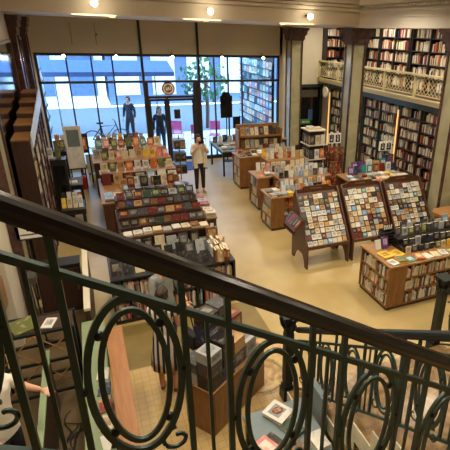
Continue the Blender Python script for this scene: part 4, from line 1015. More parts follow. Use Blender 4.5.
# ================================================================== BOX CABINET
ang = math.atan2(4.27-3.72, 1.61-.81)
bx = thing('box_cabinet', 'rotated golden wooden cabinet carrying stacked boxed sets near the stairs', 'cabinet', (.81, 3.72, 0), ang)
MB().box(0, .97, .0, .40, .0, .60).build('body', M['oak'], bx); bevel(MB().box(-.01, .98, -.01, .41, .601, .625).build('top_board', M['oak_x'], bx)); MB().box(.03, .94, -.006, -.001, .05, .56).build('front_panel', M['oak'], bx)
mt = Matrix.Translation((.81, 3.72, 0)) @ Matrix.Rotation(ang, 4, 'Z')
BOXM = {}
def gift(lx, ly, z, w_, d_, h_, c, lab, rz=0):
    k_ = c
    if k_ not in BOXM:
        b = MB(); b.box(-.5, .5, -.5, .5, 0, .8, COVER[c]).box(-.5, .5, -.5, .5, .81, 1, COVER[c]).box(-.48, .48, -.48, .48, .8, .81, M['pages']); BOXM[k_] = b.mesh('boxed_set_'+c.replace(' ', '_'))
    o = bpy.data.objects.new('boxed_set', BOXM[k_]); COL.objects.link(o); p = mt @ Vector((lx, ly, z)); o.location = p; o.scale = (w_, d_, h_); o.rotation_euler = (0, 0, ang+rz)
    tag(o, lab, 'box', 'boxed sets on the golden cabinet')
cols = ['dark grey', 'black', 'light grey', 'navy blue', 'dark grey', 'brown', 'dark red', 'black', 'tan', 'dark grey']
grid = [(.10, .11, [(.17, 'black'), (.17, 'dark grey'), (.13, 'light grey')]), (.31, .11, [(.18, 'navy blue'), (.17, 'black'), (.15, 'black')]), (.10, .31, [(.16, 'light grey'), (.12, 'dark grey')]),
        (.31, .31, [(.2, 'black'), (.18, 'black'), (.22, 'navy blue'), (.16, 'black')]), (.54, .14, [(.2, 'dark grey'), (.16, 'tan')]), (.54, .35, [(.2, 'dark grey'), (.2, 'brown'), (.22, 'black'), (.12, 'dark grey')]),
        (.76, .14, [(.22, 'light grey')]), (.76, .35, [(.24, 'brown'), (.24, 'dark red')]), (.90, .2, [(.2, 'brown')])]
for gi, (lx, ly, st) in enumerate(grid):
    z = .626
    for q, (hh, c) in enumerate(st):
        pos = 'topmost' if q == len(st)-1 else ('bottom' if q == 0 else 'middle')
        gift(lx, ly, z, .19 if gi != 8 else .07, .2, hh, c, f'{c} boxed set, {pos if len(st)>1 else "single box"} of pile {od(gi+1)} on the golden cabinet', ru(-.05, .05) if gi != 8 else 0); z += hh+.001

# ================================================================== BLUE TABLE BY THE STAIR FOOT
r = plain_table('blue grey table with a few books beside the stair foot', .98, 1.62, 2.35, 3.2, .75, M['iron_dark'], M['bluegrey'])
def one(c, x, y, z, w_, d_, t_, rz, lab): return book('flat', c, (x, y, z), (w_, d_, t_), lab, 'books on the blue grey table', 'book', rz)
one('cream', 1.31, 3.06, .751, .20, .25, .02, .5, 'thin cream book under the white one on the blue grey table'); one('white', 1.30, 3.07, .772, .21, .24, .03, .55, 'white book with round red print on the blue grey table')
tag(MB().prism([(.055*math.cos(2*PI*i/20), .045*math.sin(2*PI*i/20)) for i in range(20)], 'z', 0, .002).build('red_seal', COVER['dark red'], loc=(1.30, 3.08, .8026)), 'round dark red sticker lying on the white book', 'sticker')
one('dark green', 1.36, 2.85, .751, .15, .2, .03, .4, 'dark green book right of the white book on the blue grey table')
one('pink', 1.06, 2.74, .751, .18, .24, .02, .45, 'pink book at the near edge of the blue grey table'); one('black', 1.185, 2.77, .751, .05, .24, .03, .45, 'narrow black book beside the pink one on the blue grey table')
one('brown', 1.32, 2.64, .751, .12, .22, .025, .4, 'brown book near the right edge of the blue grey table')
one('white', 1.52, 2.62, .751, .14, .2, .05, .1, 'thick white book at the right edge of the blue grey table'); one('cream', 1.52, 2.40, .751, .14, .2, .04, .1, 'cream book at the nearest right corner of the blue grey table')
r = thing('brochure_stand', 'grey upright brochure stand with red cards beside the stair newel', 'stand', (1.70, 3.02, 0), 0)
MB().box(-.03, .03, -.16, .20, .0, 1.0).build('panel', M['bluegrey'], r); MB().box(-.05, -.031, -.15, .0, .5, .62).box(-.05, -.031, -.15, .0, .1, .2).build('red_card', M['redp'], r)
# floor medallion
b = MB(); b.prism([(.36*math.cos(2*PI*i/40), .36*math.sin(2*PI*i/40)) for i in range(40)], 'z', .0, .007)
o = b.build('trim_13', M['brownmarble'], loc=(1.62, 4.45, 0)); tag(o, kind='structure')
b = MB()
for i in range(40):
    a0 = 2*PI*i/40; a1 = 2*PI*(i+1)/40; b.prism([(q*math.cos(a), q*math.sin(a)) for q, a in ((.30, a0), (.33, a0), (.33, a1), (.30, a1))], 'z', .007, .009)
o = b.build('trim_14', M['olive'], loc=(1.62, 4.45, 0)); tag(o, kind='structure')

# ================================================================== STAIRS
st = MB(); RI = 1.6/9; TR = 2.54/9
for k_ in range(9):
    y1 = 3.84-TR*k_; st.box(1.80, 4.14, 1.30, y1, RI*k_+(0 if k_ == 0 else 0), RI*(k_+1)-.03)
lower = thing('lower_staircase', 'lower flight of brown marble stairs rising toward the viewer at the lower right', 'stairs', (0, 0, 0))
st.build('steps', M['brownmarble'], lower)
t = MB()
for k_ in range(9):
    y1 = 3.84-TR*k_; t.box(1.77, 4.17, max(1.3, y1-TR-.02), y1+.03, RI*(k_+1)-.029, RI*(k_+1))
t.build('treads', M['stairmarble'], lower)
t = MB()
for k_ in range(9):
    y1 = 3.84-TR*k_; t.box(1.755, 1.769, max(1.3, y1-TR-.02), y1+.03, RI*k_+.0, RI*(k_+1)-.0)
t.build('stringer_facing', M['palestone'], lower)
MB().box(1.77, 4.17, -.68, 1.3, 1.5, 1.6).box(1.9, 3.9, -.6, 1.25, 0, 1.5).build('landing', M['brownmarble'], lower)
upper = thing('upper_staircase', 'upper flight of stairs behind the near handrail', 'stairs', (0, 0, 0))
t = MB()
for k_ in range(11):
    x1 = 1.88-.287*k_; t.box(x1-.29, x1, -.5, 1.17, 1.48+RI*k_-.16, 1.48+RI*(k_+1))
t.build('steps', M['brownmarble'], upper)

# ================================================================== IRON RAILINGS
def ring(mbd, c, rx, rz, ax, hw, th, n=44, shear=0):
    """flat-bar ellipse in the vertical plane of unit direction ax"""
    pts = [(c[0]+ax[0]*rx*math.cos(2*PI*i/n), c[1]+ax[1]*rx*math.cos(2*PI*i/n), c[2]+rz*math.sin(2*PI*i/n)+shear*rx*math.cos(2*PI*i/n)) for i in range(n)]
    nrm = (-ax[1], ax[0], 0)
    mbd.tube(pts, 0, closed=True, prof=[(-hw, -th), (hw, -th), (hw, th), (-hw, th)], up=nrm)
def spiral(mbd, c, ax, sgn, sc, r=.008):
    pts = []
    for i in range(26):
        a = PI*.5+sgn*0+i*.26; q = sc*(1-.028*i)
        pts.append((c[0]+ax[0]*sgn*q*math.cos(a), c[1]+ax[1]*sgn*q*math.cos(a), c[2]+q*math.sin(a)))
    mbd.tube(pts, r, n=6)
def railing(name, lab, zc, s0, s1, P, posts, ovals, hw=.0, handmat=None, mid=.15, low=.84, hs=1.0, ext=(0, 0), bar=(.010, .006), newel=None):
    """P(s)->(x,y); zc(s) handrail centre height; posts: list of (s, heavy)"""
    root = thing(name, lab, 'railing', (P(s0)[0], P(s0)[1], 0)); O = Vector(root.location)
    ax = Vector((P(s1)[0]-P(s0)[0], P(s1)[1]-P(s0)[1], 0)).normalized(); nr = Vector((-ax.y, ax.x, 0))
    def W(s, z): return Vector((P(s)[0]-O.x, P(s)[1]-O.y, z))
    A = W(s0-ext[0], zc(s0-ext[0])); B = W(s1+ext[1], zc(s1+ext[1]))
    # handrail section: moulded timber grip on an iron core strip
    pr = [(-.030, -.020), (-.036, -.006), (-.036, .006), (-.029, .021), (-.014, .029), (.014, .029), (.029, .021), (.036, .006), (.036, -.006), (.030, -.020), (.018, -.024), (.018, -.034), (-.018, -.034), (-.018, -.024)]
    pr = [(x*hs, y*hs) for x, y in pr]
    MB().tube([A, A*.5+B*.5, B], 0, prof=pr, up=(0, 0, 1)).build('handrail', handmat or M['rail'], root)
    for nm, dz, w_ in (('middle_rail', mid, .011), ('bottom_rail', low, .011)):
        a = A-Vector((0, 0, dz)); c = B-Vector((0, 0, dz)); MB().tube([a, c], 0, prof=[(-w_, -w_), (w_, -w_), (w_, w_), (-w_, w_)], up=(0, 0, 1)).build(nm, M['iron'], root)
    for (s, heavy) in posts:
        z = zc(s); w_ = bar[0] if heavy else bar[1]; top = z-.03 if heavy else z-mid-.008; p = W(s, 0)
        b = MB(); b.box(-w_, w_, -w_, w_, z-low+.008, top, None, Matrix.Translation((p.x, p.y, 0)) @ Matrix.Rotation(math.atan2(ax.y, ax.x), 4, 'Z')); b.build('heavy_baluster' if heavy else 'thin_baluster', M['iron'], root)
    for s in ovals:
        z = zc(s)-mid-.012-.305; c = W(s, z); b = MB(); ring(b, c, .138, .303, ax, .011, .007, shear=(zc(s+.01)-zc(s))*100*.0); ov = b.build('outer_oval', M['iron'], root, smooth=False)
        b = MB(); ring(b, c, .100, .258, ax, .009, .006); b.build('inner_oval', M['iron'], root)
        for a in (.75, PI-.75, PI+.75, -.75):
            q = Vector((ax.x*.119*math.cos(a), ax.y*.119*math.cos(a), .28*math.sin(a))); MB().ball(tuple(c+q), .016, n=8).build('ball_collar', M['iron_dark'], root, smooth=True)
        for sg in (-1, 1): MB().ball(tuple(c+Vector((ax.x*sg*.150, ax.y*sg*.150, .0))), .014, n=8).build('ball_collar', M['iron_dark'], root, smooth=True)
        for sg in (-1, 1): b = MB(); spiral(b, tuple(c+Vector((ax.x*sg*.105, ax.y*sg*.105, -.300))), ax, sg, .056); b.build('scroll', M['iron'], root)
    return root
z1 = lambda x: 3.663-.6226*x
P1 = lambda s: (s, 1.22)
posts = []; ov = []
for k_ in range(-2, 4):
    b0 = -.275+.4635*k_
    for d, hv in ((0, True), (.072, False), (.143, True)):
        if b0+d < 1.86: posts.append((b0+d, hv))
    if b0-.158 > -1.2 and b0-.158 < 1.8: ov.append(b0-.158)
ov.append(-.275+.4635*4-.158)
ov = [o for o in ov if o < 1.72]
railing('near_stair_railing', 'near stair railing with thick dark wooden handrail and iron ovals crossing the foreground', z1, -1.25, 1.85, P1, posts, ov)
# second railing on x = 1.85, along y
z2 = lambda s: 1.09+.655*s
P2 = lambda s: (1.85, 3.84-s)
posts = []; ov = []
for k_ in range(0, 6):
    b0 = .08+.4635*k_
    ov.append(b0+.158)
    for d, hv in ((.316, True), (.39, False), (.4635, True)):
        if b0+d < 2.5: posts.append((b0+d, hv))
ov = [o for o in ov if o < 2.4]
railing('far_stair_railing', 'second stair railing with ovals climbing from the lone newel post', z2, .02, 2.46, P2, posts, ov, handmat=M['iron_dark'])
z3 = lambda s: 1.10+.62*s-.03
railing('outer_stair_railing', 'third stair railing at the right edge below the island', z3, .02, 2.46, lambda s: (4.08, 3.84-s), posts, ov, handmat=M['iron_dark'])
def newel(x, y, h, lab, z=0):
    r = thing('newel_post', lab, 'newel post', (x, y, z))
    b = MB(); b.box(-.075, .075, -.075, .075, 0, .16).box(-.06, .06, -.06, .06, .16, .22); b.build('base', M['iron_dark'], r)
    b = MB(); b.box(-.045, .045, -.045, .045, .22, h-.22)
    for sx in (-1, 1):
        b.box(sx*.045-.006, sx*.045+.006, -.05, .05, .26, h-.26); b.box(-.05, .05, sx*.045-.006, sx*.045+.006, .26, h-.26)
    b.build('shaft', M['iron_dark'], r)
    b = MB()
    for q, (zz, w_) in enumerate(((h-.22, .055), (h-.18, .07), (h-.13, .06), (h-.08, .085), (h-.04, .1))): b.box(-w_, w_, -w_, w_, zz, zz+.04)
    b.build('capital', M['iron_dark'], r)
    b = MB()
    for k_ in range(4):
        a = k_*PI/2; b.tube([(.05*math.cos(a), .05*math.sin(a), h-.2), (.09*math.cos(a), .09*math.sin(a), h-.12), (.11*math.cos(a), .11*math.sin(a), h-.02)], .015, n=6)
    b.build('leaf_scroll', M['iron_dark'], r)
newel(1.80, 3.965, 1.24, 'square iron newel post with flared cap at the stair foot, left one'); newel(4.1, 3.965, 1.24, 'square iron newel post at the right edge below the big island')

# ================================================================== PEOPLE
def skin_mesh(pts, edges, root=0, sub=1):
    me = bpy.data.meshes.new('tmp'); me.from_pydata([p[0] for p in pts], edges, []); o = bpy.data.objects.new('tmp', me); COL.objects.link(o)
    m = o.modifiers.new('s', 'SKIN'); m.use_smooth_shade = True
    sv = me.skin_vertices[0].data
    for i, p in enumerate(pts):
        r = p[1]; sv[i].radius = r if isinstance(r, tuple) else (r, r); sv[i].use_root = (i == root)
    s = o.modifiers.new('b', 'SUBSURF'); s.levels = sub; s.render_levels = sub
    dg = bpy.context.evaluated_depsgraph_get(); dg.update()
    r = bpy.data.meshes.new_from_object(o.evaluated_get(dg)); bpy.data.objects.remove(o); return r
def fuse(meshes, name, material, parent, voxel=.009, smooth=2):
    bm = bmesh.new()
    for m in meshes: bm.from_mesh(m)
    me = bpy.data.meshes.new(name); bm.to_mesh(me); bm.free(); o = bpy.data.objects.new(name, me); COL.objects.link(o)
    q = o.modifiers.new('r', 'REMESH'); q.mode = 'VOXEL'; q.voxel_size = voxel; q.use_smooth_shade = True
    if smooth: z = o.modifiers.new('sm', 'SMOOTH'); z.iterations = smooth; z.factor = .5
    dg = bpy.context.evaluated_depsgraph_get(); dg.update(); r = bpy.data.meshes.new_from_object(o.evaluated_get(dg)); bpy.data.objects.remove(o)
    r.name = name; r.materials.clear(); r.materials.append(material); o = bpy.data.objects.new(name, r); COL.objects.link(o); o.parent = parent
    for p in r.polygons: p.use_smooth = True
    return o
def head_mesh(c, fwd, tilt=0, s=1.0):
    """head with brow, nose, lips, chin and ears; fwd: unit facing direction"""
    bm = bmesh.new(); bmesh.ops.create_uvsphere(bm, u_segments=28, v_segments=20, radius=1)
    for v in bm.verts:
        x, y, z = v.co; X = x*.076; Y = y*.096; Z = z*.118
        if z < -.1: X *= 1-.32*min(1, (-z-.1)); Y = Y*(1-.12*(-z))-.012*(-z)
        if y < -.5: Y *= .93
        if y < -.75 and abs(x) < .5 and .05 < z < .25: Y += .006       # eye sockets
        v.co = (X, Y, Z)
    def blob(c_, r_):
        g = bmesh.ops.create_uvsphere(bm, u_segments=12, v_segments=8, radius=1)
        for v in g['verts']: v.co = Vector((v.co.x*r_[0]+c_[0], v.co.y*r_[1]+c_[1], v.co.z*r_[2]+c_[2]))
    blob((0, -.094, -.015), (.013, .018, .024)); blob((0, -.088, .008), (.009, .01, .026)); blob((0, -.083, -.052), (.024, .012, .010)); blob((0, -.078, -.093), (.026, .02, .018))
    for sx in (-1, 1): blob((sx*.077, .008, -.005), (.010, .02, .032)); blob((sx*.034, -.078, .03), (.022, .012, .007))
    blob((0, .02, -.11), (.052, .055, .06))
    a = math.atan2(fwd[0], -fwd[1]); mxx = Matrix.Translation(c) @ Matrix.Rotation(a, 4, 'Z') @ Matrix.Rotation(tilt, 4, 'X') @ Matrix.Scale(s, 4)
    bmesh.ops.transform(bm, matrix=mxx, verts=bm.verts); me = bpy.data.meshes.new('head'); bm.to_mesh(me); bm.free(); return me, mxx
def hand_meshes(wrist, d, side, palmn, curl=.5, s=1.0):
    """palm and five fingers: wrist point, hand direction d, side vector towards the thumb, palmn palm-facing normal"""
    w = Vector(wrist); d = Vector(d).normalized(); t = Vector(side); t = (t-d*t.dot(d)).normalized(); n = d.cross(t).normalized()
    if n.dot(Vector(palmn)) < 0: n = -n
    out = [skin_mesh([(w, .021*s), (w+d*.04*s, (.030*s, .019*s)), (w+d*.075*s, (.034*s, .017*s)), (w+d*.092*s, (.03*s, .014*s))], [(0, 1), (1, 2), (2, 3)])]
    for k_, (o, L) in enumerate(((.027, .070), (.009, .080), (-.010, .074), (-.027, .056))):
        p = w+d*.078*s+t*o*s; pts = [(p, .010*s)]; a = 0; q = w+d*.09*s+t*o*s*1.15; pts.append((q, .0095*s))
        for j in range(3):
            a += curl*(.7 if j == 0 else .9); q = q+(d*math.cos(a)+n*math.sin(a))*L*s*(.42, .32, .26)[j]; pts.append((q, (.009, .0082, .0068)[j]*s))
        out.append(skin_mesh(pts, [(i, i+1) for i in range(4)]))
    q0 = w+d*.025*s+t*.018*s; q1 = q0+(d*.6+t*.75+n*.2).normalized()*.035*s; q2 = q1+(d*.85+t*.4+n*.4).normalized()*.03*s; q3 = q2+(d*.9+n*.5).normalized()*.024*s
    out.append(skin_mesh([(q0, .013*s), (q1, .0115*s), (q2, .010*s), (q3, .0078*s)], [(0, 1), (1, 2), (2, 3)]))
    return out
def person(label, loc, rz, h, J, top, bottom, hairstyle, group=None, tilt=0, look=(0, -1, 0), shoes=None, low=False, sleeve=.55, handcurl=.5, dress=None, shorts=False):
    """J: joints in metres for a 1.7 m figure facing -y"""
    root = thing('person', label, 'person', loc, rz, group); s = h/1.7
    def V(k_): return Vector(J[k_])*s
    pts = [(V('pelvis'), (.145*s, .105*s)), (V('waist'), (.118*s, .09*s)), (V('chest'), (.145*s, .105*s)), (V('neck'), .056*s), (V('head')-Vector((0, 0, .05*s)), .05*s)]
    E_ = [(0, 1), (1, 2), (2, 3), (3, 4)]
    for sd in 'lr':
        i = len(pts); pts += [(V('sh'+sd), .054*s), (V('el'+sd), .040*s), (V('wr'+sd), .026*s)]; E_ += [(2, i), (i, i+1), (i+1, i+2)]
        i = len(pts); pts += [(V('hip'+sd), .088*s), (V('kn'+sd), .058*s), ((V('kn'+sd)*.45+V('an'+sd)*.55)+Vector((0, .012*s, 0)), .050*s), (V('an'+sd), .036*s), (V('to'+sd), (.036*s, .024*s))]
        E_ += [(0, i), (i, i+1), (i+1, i+2), (i+2, i+3), (i+3, i+4)]
    body = [skin_mesh(pts, E_)]
    hm, hx = head_mesh(V('head'), look, tilt, s); body.append(hm)
    for sd in 'lr':
        d = V('wr'+sd)-V('el'+sd)
        hd = J.get('hd'+sd, d); inward = Vector((1 if sd == 'r' else -1, 0, 0))
        body += hand_meshes(V('wr'+sd), Vector(hd), J.get('th'+sd, (0, -1, .2)), J.get('pn'+sd, inward), handcurl, s)
    bo = fuse(body, 'body', M['skin'], root, .0075 if not low else .012)
    segs = [('torso', V('pelvis')-Vector((0, 0, .06*s)), V('waist')), ('torso', V('waist'), V('chest')), ('torso', V('chest'), V('neck')-Vector((0, 0, .05*s))), ('neck', V('neck')-Vector((0, 0, .03*s)), V('head')), ('head', V('head')-Vector((0, 0, .06)), V('head')+Vector((0, 0, .08)))]
    for sd in 'lr':
        segs += [('torso', V('chest'), V('sh'+sd)), ('uarm', V('sh'+sd), V('el'+sd)), ('farm', V('el'+sd), V('wr'+sd)), ('hand', V('wr'+sd), V('wr'+sd)+Vector(J.get('hd'+sd, V('wr'+sd)-V('el'+sd))).normalized()*.14*s),
                 ('thigh', V('hip'+sd), V('kn'+sd)), ('shin', V('kn'+sd), V('an'+sd)), ('foot', V('an'+sd), V('to'+sd))]
    co_ = np.empty(len(bo.data.vertices)*3); bo.data.vertices.foreach_get('co', co_); co_ = co_.reshape(-1, 3)
    no_ = np.array([v.normal[:] for v in bo.data.vertices]); D_ = []; T_ = []
    for nm_, a_, c_ in segs:
        a_ = np.array(a_); d_ = np.array(c_)-a_; t_ = np.clip(((co_-a_)@d_)/(d_@d_), 0, 1); D_.append(np.linalg.norm(co_-(a_+t_[:, None]*d_), axis=1)); T_.append(t_)
    D_ = np.array(D_); wi = D_.argmin(0); tt = np.array(T_)[wi, np.arange(len(co_))]; nm = np.array([q[0] for q in segs])[wi]
    def cloth(name, sel, material, off):
        fv = [tuple(p.vertices) for p in bo.data.polygons if all(sel[v] for v in p.vertices)]
        ed = np.array([(f[q], f[(q+1) % len(f)]) for f in fv for q in range(len(f))]); lab = np.arange(len(co_)); sel = np.zeros(len(co_), bool); sel[ed.ravel()] = True
        for _ in range(800):
            l0 = lab.copy(); m_ = np.minimum(lab[ed[:, 0]], lab[ed[:, 1]]); np.minimum.at(lab, ed[:, 0], m_); np.minimum.at(lab, ed[:, 1], m_); lab = lab[lab]
            if (lab == l0).all(): break
        u_, c_n = np.unique(lab[sel], return_counts=True); sel = sel & (lab == u_[c_n.argmax()])
        idx = -np.ones(len(co_), int); keep = np.nonzero(sel)[0]; idx[keep] = np.arange(len(keep)); P_ = co_[keep]+no_[keep]*(off if np.isscalar(off) else off[keep][:, None])
        fs = [tuple(int(idx[v]) for v in p.vertices) for p in bo.data.polygons if all(sel[v] for v in p.vertices)]
        me = bpy.data.meshes.new(name); me.from_pydata(P_.tolist(), [], fs); me.materials.append(material); o = bpy.data.objects.new(name, me); COL.objects.link(o); o.parent = root
        for p in me.polygons: p.use_smooth = True
        z = o.modifiers.new('sm', 'SMOOTH'); z.iterations = 6; z.factor = .5; y = o.modifiers.new('t', 'SOLIDIFY'); y.thickness = .006; y.offset = -1
        return o
    zz_ = co_[:, 2]
    # eyes, brows
    b = MB()
    for sx in (-1, 1): b.ball((sx*.033, -.083, .014), .011, n=8)
    e = b.build('eyes', M['screen'], root, smooth=True); e.data.transform(hx)
    b = MB().ball((0, -.094, -.052), .012, sc=(1.8, .6, .4)); e = b.build('lips', mat('lips', (170, 96, 84), .5), root, smooth=True); e.data.transform(hx)
    # hair
    bm = bmesh.new(); bmesh.ops.create_uvsphere(bm, u_segments=24, v_segments=18, radius=1)
    for v in bm.verts:
        x, y, z = v.co; f = 1+.05*math.sin(9*x+5*z)
        Y = y*.108+.012; Z = z*.128+.012
        if y < -.35 and z < .42: Y = max(Y, -.052-.02*z); 
        if z < -.3 and y < .2: Z = max(Z, -.03)
        v.co = (x*.088*f, Y*f, Z*f)
    bmesh.ops.transform(bm, matrix=hx, verts=bm.verts)
    if hairstyle == 'bun':
        g = bmesh.ops.create_uvsphere(bm, u_segments=14, v_segments=10, radius=.05*s, matrix=hx @ Matrix.Translation((0, .11, .05)))
    if hairstyle == 'long':
        g = bmesh.ops.create_uvsphere(bm, u_segments=16, v_segments=12, radius=1, matrix=hx @ Matrix.Translation((0, .06, -.1)) @ Matrix.Diagonal((.095, .06, .15, 1)))
    me = bpy.data.meshes.new('hair'); bm.to_mesh(me); bm.free(); fuse([me], 'hair', M['hair'], root, .009, 1)
    # top and trousers follow the body surface
    arm = ((nm == 'uarm') & (tt < sleeve)) | ((nm == 'uarm') & (sleeve >= 1)) | ((nm == 'farm') & (tt < sleeve-1))
    cloth('bodice' if dress else 'top', ((nm == 'torso') & (zz_ > V('pelvis').z-(.0 if dress else .04*s))) | ((nm == 'thigh') & (zz_ > V('pelvis').z-.04*s) & (not dress)) | arm, top, np.where(nm == 'torso', .020, .014))
    if dress:
        b = MB(); rings = dress; N = 30; i0 = 0
        for (z, rx, ry) in rings:
            for j in range(N):
                a = 2*PI*j/N; f = 1+.05*math.cos(a*7)*(1 if z < .8 else 0); q = (V('pelvis').x*(min(1, z/.9)), V('pelvis').y*(min(1, z/.9)))
                b.v.append((q[0]+rx*s*f*math.cos(a), q[1]+ry*s*f*math.sin(a), z*s))
        for q in range(len(rings)-1):
            for j in range(N): b.f.append((q*N+j, q*N+(j+1) % N, (q+1)*N+(j+1) % N, (q+1)*N+j)); b.mi.append(0)
        o = b.build('skirt', top, root, smooth=True); sol = o.modifiers.new('t', 'SOLIDIFY'); sol.thickness = .006
    else:
        cloth('trousers', ((nm == 'torso') & (zz_ < V('pelvis').z+.06*s)) | (nm == 'thigh') | ((nm == 'shin') & (tt < (.93 if not shorts else 0))), bottom, .011)
    # shoes
    for sd in 'lr':
        a = V('an'+sd); t_ = V('to'+sd); pts = [(Vector((a.x, a.y+.03*s, .035*s)), (.036*s, .034*s)), (Vector((a.x, a.y-.03*s, .036*s)), (.038*s, .035*s)), (Vector((t_.x, t_.y-.035*s, .026*s)), (.036*s, .024*s))]
        fuse([skin_mesh(pts, [(0, 1), (1, 2)])], 'shoe', shoes or M['black_cloth'], root, .008)
    return root
BASE = {'pelvis': (0, 0, .93), 'waist': (0, 0, 1.08), 'chest': (0, 0, 1.30), 'neck': (0, .01, 1.46), 'head': (0, -.015, 1.585),
        'shl': (-.165, 0, 1.405), 'ell': (-.22, .01, 1.13), 'wrl': (-.23, -.05, .89), 'shr': (.165, 0, 1.405), 'elr': (.22, .01, 1.13), 'wrr': (.23, -.05, .89),
        'hipl': (-.085, 0, .87), 'knl': (-.095, -.01, .48), 'anl': (-.10, .015, .09), 'tol': (-.115, -.11, .03), 'hipr': (.085, 0, .87), 'knr': (.095, -.01, .48), 'anr': (.10, .015, .09), 'tor': (.115, -.11, .03)}
def pose(**k): d = dict(BASE); d.update(k); return d
# woman photographing, facing the viewer
ph = person('woman in cream open cardigan and black trousers taking a photo in the right aisle', (2.63, 12.05, 0), .10, 1.62,
    pose(ell=(-.24, -.12, 1.17), wrl=(-.08, -.26, 1.42), elr=(.24, -.12, 1.17), wrr=(.08, -.26, 1.42), hdl=(.35, -.3, 1), hdr=(-.35, -.3, 1), thl=(0, .3, 1), thr=(0, .3, 1), pnl=(1, 0, 0), pnr=(-1, 0, 0)),
    M['white_cloth'], M['black_cloth'], 'short', sleeve=1.0, shoes=mat('tan_sandal', (170, 130, 90), .7), handcurl=.7)
b = MB()
for sx in (-1, 1):
    b.tube([(sx*.12, -.10, 1.36), (sx*.135, -.125, 1.1), (sx*.14, -.13, .86), (sx*.13, -.12, .74)], 0, prof=[(-.05, -.012), (.05, -.012), (.05, .012), (-.05, .012)], up=(0, 1, 0))
b.box(-.15, .15, .115, .13, .74, 1.36); b.build('cardigan', M['cream_cloth'], ph)
r = thing('mobile_phone', 'dark mobile phone held before the face of the woman in the aisle', 'phone', (2.65, 11.74, 1.44), .1); bevel(MB().box(-.075, .075, -.005, .005, -.0, .075).build('phone_body', M['screen'], r)); MB().ball((.05, -.007, .06), .006, n=8).build('lens', M['glass'], r)
# woman in the striped dress, seen from behind on the left
person('woman in navy and white striped dress with black bag browsing near the golden cabinet', (.49, 4.66, 0), 2.75, 1.47,
    pose(head=(0, -.05, 1.575), ell=(-.21, .0, 1.13), wrl=(-.17, -.2, 1.02), elr=(.21, -.02, 1.13), wrr=(.20, -.22, 1.05), anl=(-.09, .05, .09), tol=(-.1, -.08, .03)),
    M['stripes'], None, 'bun', dress=[(1.05, .13, .10), (.95, .155, .12), (.8, .18, .15), (.62, .20, .175), (.46, .215, .19)], tilt=.2, sleeve=.35, shoes=mat('brown_sandal', (120, 80, 54), .7))
r = thing('handbag', 'black shoulder bag hanging at the side of the woman in stripes', 'bag', (.78, 4.58, .76), .4)
bevel(MB().box(-.05, .05, -.13, .13, -.12, .1).build('bag_body', M['black_cloth'], r), .02); MB().tube([(0, -.1, .1), (-.01, -.04, .33), (-.02, .02, .42), (-.01, .07, .33), (0, .11, .1)], .008).build('strap', M['black_cloth'], r)
# person in grey knit beyond her
person('person in grey knit top standing just beyond the woman in stripes', (.60, 5.32, 0), .5, 1.54,
    pose(head=(0, -.07, 1.56), ell=(-.22, -.05, 1.12), wrl=(-.12, -.25, 1.0), elr=(.22, -.08, 1.15), wrr=(.16, -.3, 1.02)), M['grey_cloth'], M['navy_cloth'], 'short', tilt=.3, sleeve=1.4, shoes=M['white_cloth'])
# man behind the counter
M['olive_cloth'] = mat('olive_shorts', (96, 84, 50), .85)
person('man in white T-shirt and black shorts reaching across behind the service counter', (-1.06, 3.72, 0), .9, 1.64,
    pose(head=(0, -.05, 1.58), elr=(.25, -.10, 1.26), wrr=(.22, -.31, 1.30), ell=(-.21, -.04, 1.13), wrl=(-.2, -.24, 1.02)), M['white_cloth'], M['black_cloth'], 'short', tilt=.35, sleeve=.6, shorts=True)
# passers-by outside
M['dark_coat'] = mat('dark_coat', (38, 40, 50), .9)
person('person in dark coat standing outside behind the left door leaf', (2.32, 16.6, -.02), .1, 1.72, pose(), M['dark_coat'], M['navy_cloth'], 'long', low=True, sleeve=1.8)
person('person in dark clothes walking past outside the left window', (1.55, 19.2, -.02), -.6, 1.75, pose(knl=(-.095, -.12, .48), tol=(-.115, -.2, .03), anl=(-.1, -.08, .09)), M['dark_coat'], M['black_cloth'], 'short', low=True, sleeve=1.8)

flush_books()
# ================================================================== LIGHTS
def aim(o, d): o.rotation_euler = Vector(d).to_track_quat('-Z', 'Y').to_euler()
warm = (1.0, .87, .68)
bulb = emis('added_lamp_face', (255, 226, 170), 14)
def downlight(x, y, z, lab, watts, rad=.09, spot=True):
    r = thing('added_downlight', lab, 'painted glow', (x, y, z), 0, 'added ceiling downlights')
    b = MB()
    for i in range(24):
        a0 = 2*PI*i/24; a1 = 2*PI*(i+1)/24
        b.prism([(q*math.cos(a), q*math.sin(a)) for q, a in ((rad, a0), (rad+.025, a0), (rad+.025, a1), (rad, a1))], 'z', -.02, -.001)
    b.build('trim_ring', M['metal'], r)
    MB().lathe([(rad*.98, -.012), (rad*.98, -.004)]).build('lamp_face', bulb, r)
    if watts:
        L = bpy.data.lights.new('added_beam', 'AREA'); L.shape = 'DISK'; L.size = .3; L.energy = watts; L.color = warm; L.spread = 2.7
        o = bpy.data.objects.new('added_beam', L); COL.objects.link(o); o.location = (x, y, z-.05)
n = 0
for (x, y) in ((-.7, 4.2), (8.5, 6.2), (8.5, 9.2), (.6, 2.2), (3.2, 2.2), (5.6, 2.6), (.4, 5.2), (3.0, 5.2), (5.4, 5.2), (.6, 8.2), (2.9, 8.2), (5.3, 8.2), (7.6, 5.5), (7.6, 8.8)):  # downlights added out of view to light the room and brighten the gallery
    n += 1; downlight(x, y, 4.975, f'round downlight added out of view in the high ceiling, {od(n)} counted from the stairs', KW)
for i, (x, y) in enumerate(((.9, 12.9), (3.2, 12.9), (5.4, 12.9), (7.5, 11.6), (7.5, 14.2), (8.6, 12.8))):  # further downlights added to brighten the far end and the gallery
    downlight(x, y, 4.415 if x < 7 else 4.975, f'round added downlight in the low ceiling toward the window, {od(i+1)} counted from the left', KW*(.55 if x < 7 else .9))
